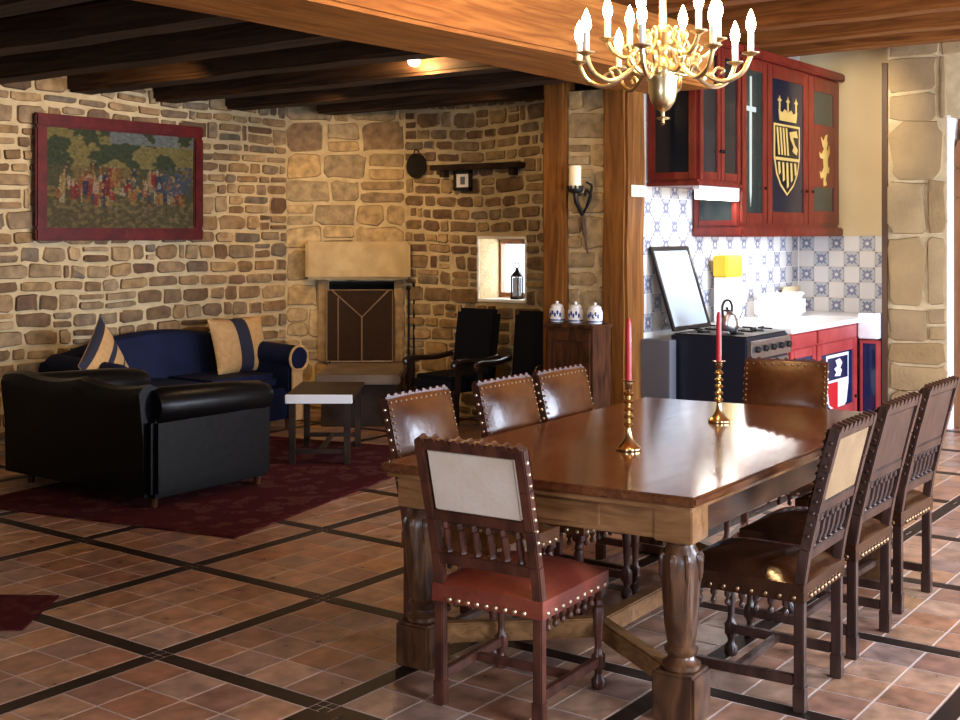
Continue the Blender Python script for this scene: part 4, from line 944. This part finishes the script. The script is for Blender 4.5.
bl = thing('sofa', 'navy blue camel-back sofa against the left stone wall', 'sofa', (6.52, 7.78, 0.012))
b = MB(); soft(b, (0, -0.05, 0.21), (1.72, 0.8, 0.26), 0.03); b.build('base', M['bluevelvet'], bl)
b = MB(); n = 25; rows = []
for k in range(n):
    x = -1.05 + 1.94*k/(n-1); u = (x+0.03)/1.0; zt = 0.60 + 0.245*max(0.0, math.cos(u*1.35))**0.8
    s_ = [(0.33, 0.07), (0.36, zt-0.06), (0.34, zt-0.01), (0.28, zt), (0.22, zt-0.03), (0.19, zt-0.10), (0.14, 0.4), (0.14, 0.07)]
    rows.append([b.bm.verts.new((x, y, z)) for y, z in s_])
for A, B in zip(rows, rows[1:]):
    for q in range(len(A)): b.bm.faces.new((A[q], A[(q+1) % len(A)], B[(q+1) % len(A)], B[q]))
b.bm.faces.new(rows[0]); b.bm.faces.new(rows[-1]); b.build('backrest', M['bluevelvet'], bl)
for s, xx in ((-1, -0.93), (1, 0.83)):
    b = MB(); soft(b, (xx, -0.08, 0.33), (0.14, 0.82, 0.5), 0.03)
    b.tube([(xx + s*0.02, 0.30, 0.62), (xx + s*0.02, -0.1, 0.60), (xx + s*0.02, -0.46, 0.585), (xx + s*0.02, -0.5, 0.58)], [0.10, 0.105, 0.105, 0.095], 18)
    ar = b.build('armrest', M['bluevelvet'], bl)
    if s < 0: continue
    b = MB(); b.tube([(xx + s*0.02 + 0.105*math.cos(a), -0.5, 0.585 + 0.105*math.sin(a)) for a in [2*PI*q/16 for q in range(16)]], 0.012, 6, True); b.span((xx-0.06, -0.505, 0.07), (xx+0.06, -0.488, 0.5), 0.004); q = b.build('arm_trim', M['tancloth'], ar); q['label'] = 'tan arm front'
for xx in (-0.43, 0.33):
    b = MB(); soft(b, (xx, -0.12, 0.40), (0.74, 0.62, 0.14), 0.045); b.build('seat_cushion', M['bluevelvet'], bl)
for sx in (-0.9, 0.8):
    for sy in (-0.42, 0.3): MB().lathe([(0.022, 0), (0.028, 0.08)], (sx, sy, 0), 10).build('leg', M['chestwood'], bl)
def cushion(label, loc, rot, w, h, th, stripes):
    b = MB(); n = 16; top = []; bot = []
    for j in range(n+1):
        ra, rb = [], []
        for i in range(n+1):
            u = i/n*2-1; v = j/n*2-1; k = ((1-abs(u)**2.4)*(1-abs(v)**2.4))**0.6
            x = u*w/2*(1-0.05*(1-v*v)); y = v*h/2*(1-0.05*(1-u*u))
            ra.append(b.bm.verts.new((x, y, th*k/2 + 0.004))); rb.append(b.bm.verts.new((x, y, -th*k/2 - 0.004)))
        top.append(ra); bot.append(rb)
    def si(i): 
        f = i/n
        return 1 if any(a <= f < c for a, c in stripes) else 0
    for j in range(n):
        for i in range(n):
            for g, rev in ((top, 0), (bot, 1)):
                q = (g[j][i], g[j][i+1], g[j+1][i+1], g[j+1][i]); f = b.bm.faces.new(q[::-1] if rev else q); f.material_index = si(i+0.5)
    ed = [(0, i) for i in range(n)] + [(j, n) for j in range(n)] + [(n, n-i) for i in range(n)] + [(n-j, 0) for j in range(n)]
    for k in range(len(ed)):
        a = ed[k]; c = ed[(k+1) % len(ed)]; b.bm.faces.new((top[a[0]][a[1]], bot[a[0]][a[1]], bot[c[0]][c[1]], top[c[0]][c[1]]))
    o = b.build('cushion', [M['tancloth'], M['darkcloth']], None, True, 60); o.location = loc; o.rotation_euler = rot
    return tag(o, label, 'cushion', 'tan and navy striped cushions')
cushion('tan and navy striped cushion upright on blue sofa near its curled arm', (7.15, 7.76, 0.70), (R(74), 0, R(2)), 0.62, 0.48, 0.15, [(0.36, 0.64)])
cushion('tan and navy striped cushion slumped at the black sofa end of the blue sofa', (5.66, 7.60, 0.66), (R(60), R(56), R(4)), 0.50, 0.66, 0.14, [(0.0, 0.1), (0.36, 0.48), (0.72, 0.84)])

# coffee table turned toward the hearth
ct = thing('coffee_table', 'low dark coffee table with painted white glare along front edge, on red rug', 'coffee table', (6.60, 6.24, 0.012), R(-54))
MB().box((0, 0, 0.475), (0.49, 0.82, 0.03), 0, 0.005).build('table_top', M['lowwood'], ct)
q = MB().box((0, -0.405, 0.466), (0.475, 0.022, 0.062), 0, 0.004).build('glare_strip', M['whitepaint'], ct); q['label'] = 'white painted glare on front edge'  # glare on the near edge, painted as a white strip
for sx in (-1, 1):
    for sy in (-1, 1): MB().box((sx*0.195, sy*0.36, 0.23), (0.045, 0.045, 0.46), 0, 0.004).build('leg', M['lowwood'], ct)
MB().bar((-0.195, -0.36, 0.09), (0.195, -0.36, 0.09), 0.03, 0.03, 0.003).build('stretcher', M['lowwood'], ct); MB().bar((0, -0.36, 0.09), (0, 0.36, 0.09), 0.03, 0.03, 0.003).build('stretcher', M['lowwood'], ct); MB().bar((-0.195, 0.36, 0.09), (0.195, 0.36, 0.09), 0.03, 0.03, 0.003).build('stretcher', M['lowwood'], ct)

# high-backed armchairs under the small window
def armchair(label, y, rz):
    t = thing('armchair', label, 'armchair', (8.05, y, 0), rz, 'dark high-backed armchairs under the small window')
    # faces -X locally
    MB().box((-0.02, 0, 0.42), (0.54, 0.46, 0.14), 0, 0.04).build('seat', M['blackcloth'], t)
    b = MB(); mt = Matrix.Translation((0.28, 0, 0.70)) @ Matrix.Rotation(R(8), 4, 'Y'); b.box((0, 0, 0), (0.09, 0.46, 0.62), 0, 0.035, mt); b.build('backrest', M['blackcloth'], t)
    for s in (-1, 1):
        b = MB(); b.tube(smoothpts([(0.26, s*0.26, 0.62), (0.05, s*0.265, 0.60), (-0.22, s*0.265, 0.615), (-0.31, s*0.265, 0.60), (-0.30, s*0.265, 0.57)], 5), 0.024, 8); b.bar((-0.25, s*0.255, 0.36), (-0.25, s*0.262, 0.60), 0.04, 0.04, 0.004); b.build('armrest', M['armwood'], t)
        for x in (-0.25, 0.26): MB().box((x, s*0.215, 0.19), (0.05, 0.05, 0.38), 0, 0.004).build('leg', M['armwood'], t)
    MB().bar((-0.25, -0.215, 0.14), (-0.25, 0.215, 0.14), 0.03, 0.04, 0.003).build('stretcher', M['armwood'], t)
    return t
armchair('dark high-backed armchair nearer the fireplace, under the bright small window', 6.16, R(-4))
armchair('dark high-backed armchair partly hidden by the dark chest and jars', 5.46, R(8))

# wall things
def shelf():
    t = thing('wall_shelf', 'rough timber shelf beam on the back stone wall above small frame', 'shelf', (8.72, 6.42, 2.26))
    MB().box((0, 0, -0.02), (0.13, 0.98, 0.05), 0, 0.008).build('board', M['lowwood'], t)
    for y in (-0.38, 0.38): MB().box((0.02, y, -0.075), (0.08, 0.05, 0.06), 0, 0.004).build('bracket', M['lowwood'], t)
shelf()
dk = thing('iron_plate', 'round black iron plate hung on back stone wall beside the shelf beam', 'plate', (8.755, 7.13, 2.27))
MB().lathe([(0.10, 0), (0.115, 0.006), (0.115, 0.02), (0.09, 0.012), (0.02, 0.012)], n=24, mtx=Matrix.Rotation(-PI/2, 4, 'Y')).build('disc', M['iron'], dk)
MB().tube([(-0.012, 0.03*math.cos(a), 0.12 + 0.03*math.sin(a)) for a in [2*PI*q/12 for q in range(12)]], 0.006, 6, True).build('ring', M['iron'], dk)
pf = thing('wall_picture', 'small black framed picture below the shelf beam on back wall', 'picture', (8.74, 6.59, 2.03))
b = MB(); 
for c, d in (((0, 0, 0.015), (0.03, 0.20, 0.03)), ((0, 0, 0.165), (0.03, 0.20, 0.03)), ((0, 0.085, 0.09), (0.03, 0.03, 0.18)), ((0, -0.085, 0.09), (0.03, 0.03, 0.18))): b.box(c, d, 0, 0.003)
b.build('frame', M['black'], pf); MB().box((0.004, 0, 0.09), (0.012, 0.15, 0.13)).build('picture', M['paper'], pf, False); MB().box((-0.003, 0, 0.09), (0.004, 0.05, 0.07)).build('motif', M['grey'], pf, False)
ln = thing('lantern', 'small dark lantern on the sill of the small back window', 'lantern', (8.93, 6.13, 1.0625))
MB().box((0, 0, 0.01), (0.09, 0.09, 0.02), 0, 0.003).build('base', M['iron'], ln); MB().box((0, 0, 0.11), (0.06, 0.06, 0.16), 0, 0.004).build('body', M['lidglass'], ln)
b = MB()
for sx in (-1, 1):
    for sy in (-1, 1): b.box((sx*0.036, sy*0.036, 0.11), (0.01, 0.01, 0.2))
b.build('posts', M['iron'], ln); MB().lathe([(0.058, 0.2), (0.05, 0.215), (0.02, 0.25), (0.012, 0.27), (0.016, 0.28)], n=14).build('cap', M['iron'], ln)
MB().tube([(0, 0.024*math.cos(a), 0.30 + 0.024*math.sin(a)) for a in [2*PI*q/12 for q in range(12)]], 0.004, 6, True).build('ring', M['iron'], ln)

# ceiling lamp on the joists
cl = thing('ceiling_lamp', 'small lit globe spot lamp under the sitting corner joists', 'lamp', (6.45, 5.28, 2.93))
MB().lathe([(0.05, 0), (0.05, -0.02), (0.02, -0.03), (0.018, -0.06)][::-1], n=16).build('fitting', M['whitepaint'], cl); MB().sphere((0, 0, -0.10), 0.045).build('bulb', M['globe'], cl)

# rugs
def rug(name, label, poly, m, border):
    o = thing(name, label, 'rug', (sum(p[0] for p in poly)/len(poly), sum(p[1] for p in poly)/len(poly), 0.0025))
    b = MB(); c = Vector(o.location); b.prism([(p[0]-c.x, p[1]-c.y) for p in poly], 0.008, Matrix.Identity(4)); b.build('pile', m, o, False)
    b = MB(); q = [Vector((p[0]-c.x, p[1]-c.y)) for p in poly]; n = len(q)
    for k in range(n):
        p0, p1 = q[k], q[(k+1) % n]
        b.prism([tuple(p0*0.985), tuple(p1*0.985), tuple(p1*0.91), tuple(p0*0.91)], 0.0015, Matrix.Translation((0, 0, 0.0079)))
    b.build('border', border, o, False)
rug('floor_rug', 'large dark red patterned rug under the black sofa and coffee table', [(4.52, 4.95), (7.3, 5.55), (6.95, 7.2), (4.12, 6.9)], M['rug'], M['rug2'])
rug('floor_rug', 'small dark red rug corner lying alone on the bare tiles', [(2.96, 4.52), (3.33, 4.80), (2.6, 5.9), (2.2, 5.5)], M['rug2'], M['rug'])

# ------------------------------------------------------------------ lamps' own light, and unseen lights added to it
point('chandelier_glow', CH + Vector((0, 0, 0.72)), 60, WARM, 0.12)
point('ceiling_lamp_glow', (6.49, 5.27, 2.77), 26, WARM, 0.03)
spot('unseen_spot_fireplace', (6.95, 6.6, 2.72), (8.4, 7.7, 1.5), 80, WARM, 85)  # unseen spot without a fixture, added to light the chimney breast
spot('unseen_spot_painting', (5.3, 6.4, 2.72), (6.0, 8.2, 1.3), 48, WARM, 130)  # also added unseen, for the painting and left wall
spot('unseen_spot_wall', (7.75, 5.6, 2.72), (8.8, 6.5, 1.6), 10, WARM, 110)  # also added unseen, for the back wall
spot('unseen_spot_kitchen', (9.4, 3.3, 3.07), (11.2, 3.9, 2.35), 75, (1, 0.86, 0.62), 66)  # unseen spot added to brighten the beige kitchen wall
area('under_cabinet_glow', (8.55, 4.02, 1.88), (8.55, 4.06, 0.9), 0.65, 0.05, 4, (1, 0.94, 0.84))
area('added_worktop_glow', (9.8, 4.15, 1.6), (9.8, 4.1, 0.9), 1.3, 0.06, 11, (1, 0.95, 0.9))  # no lamp here; light added to brighten the worktop
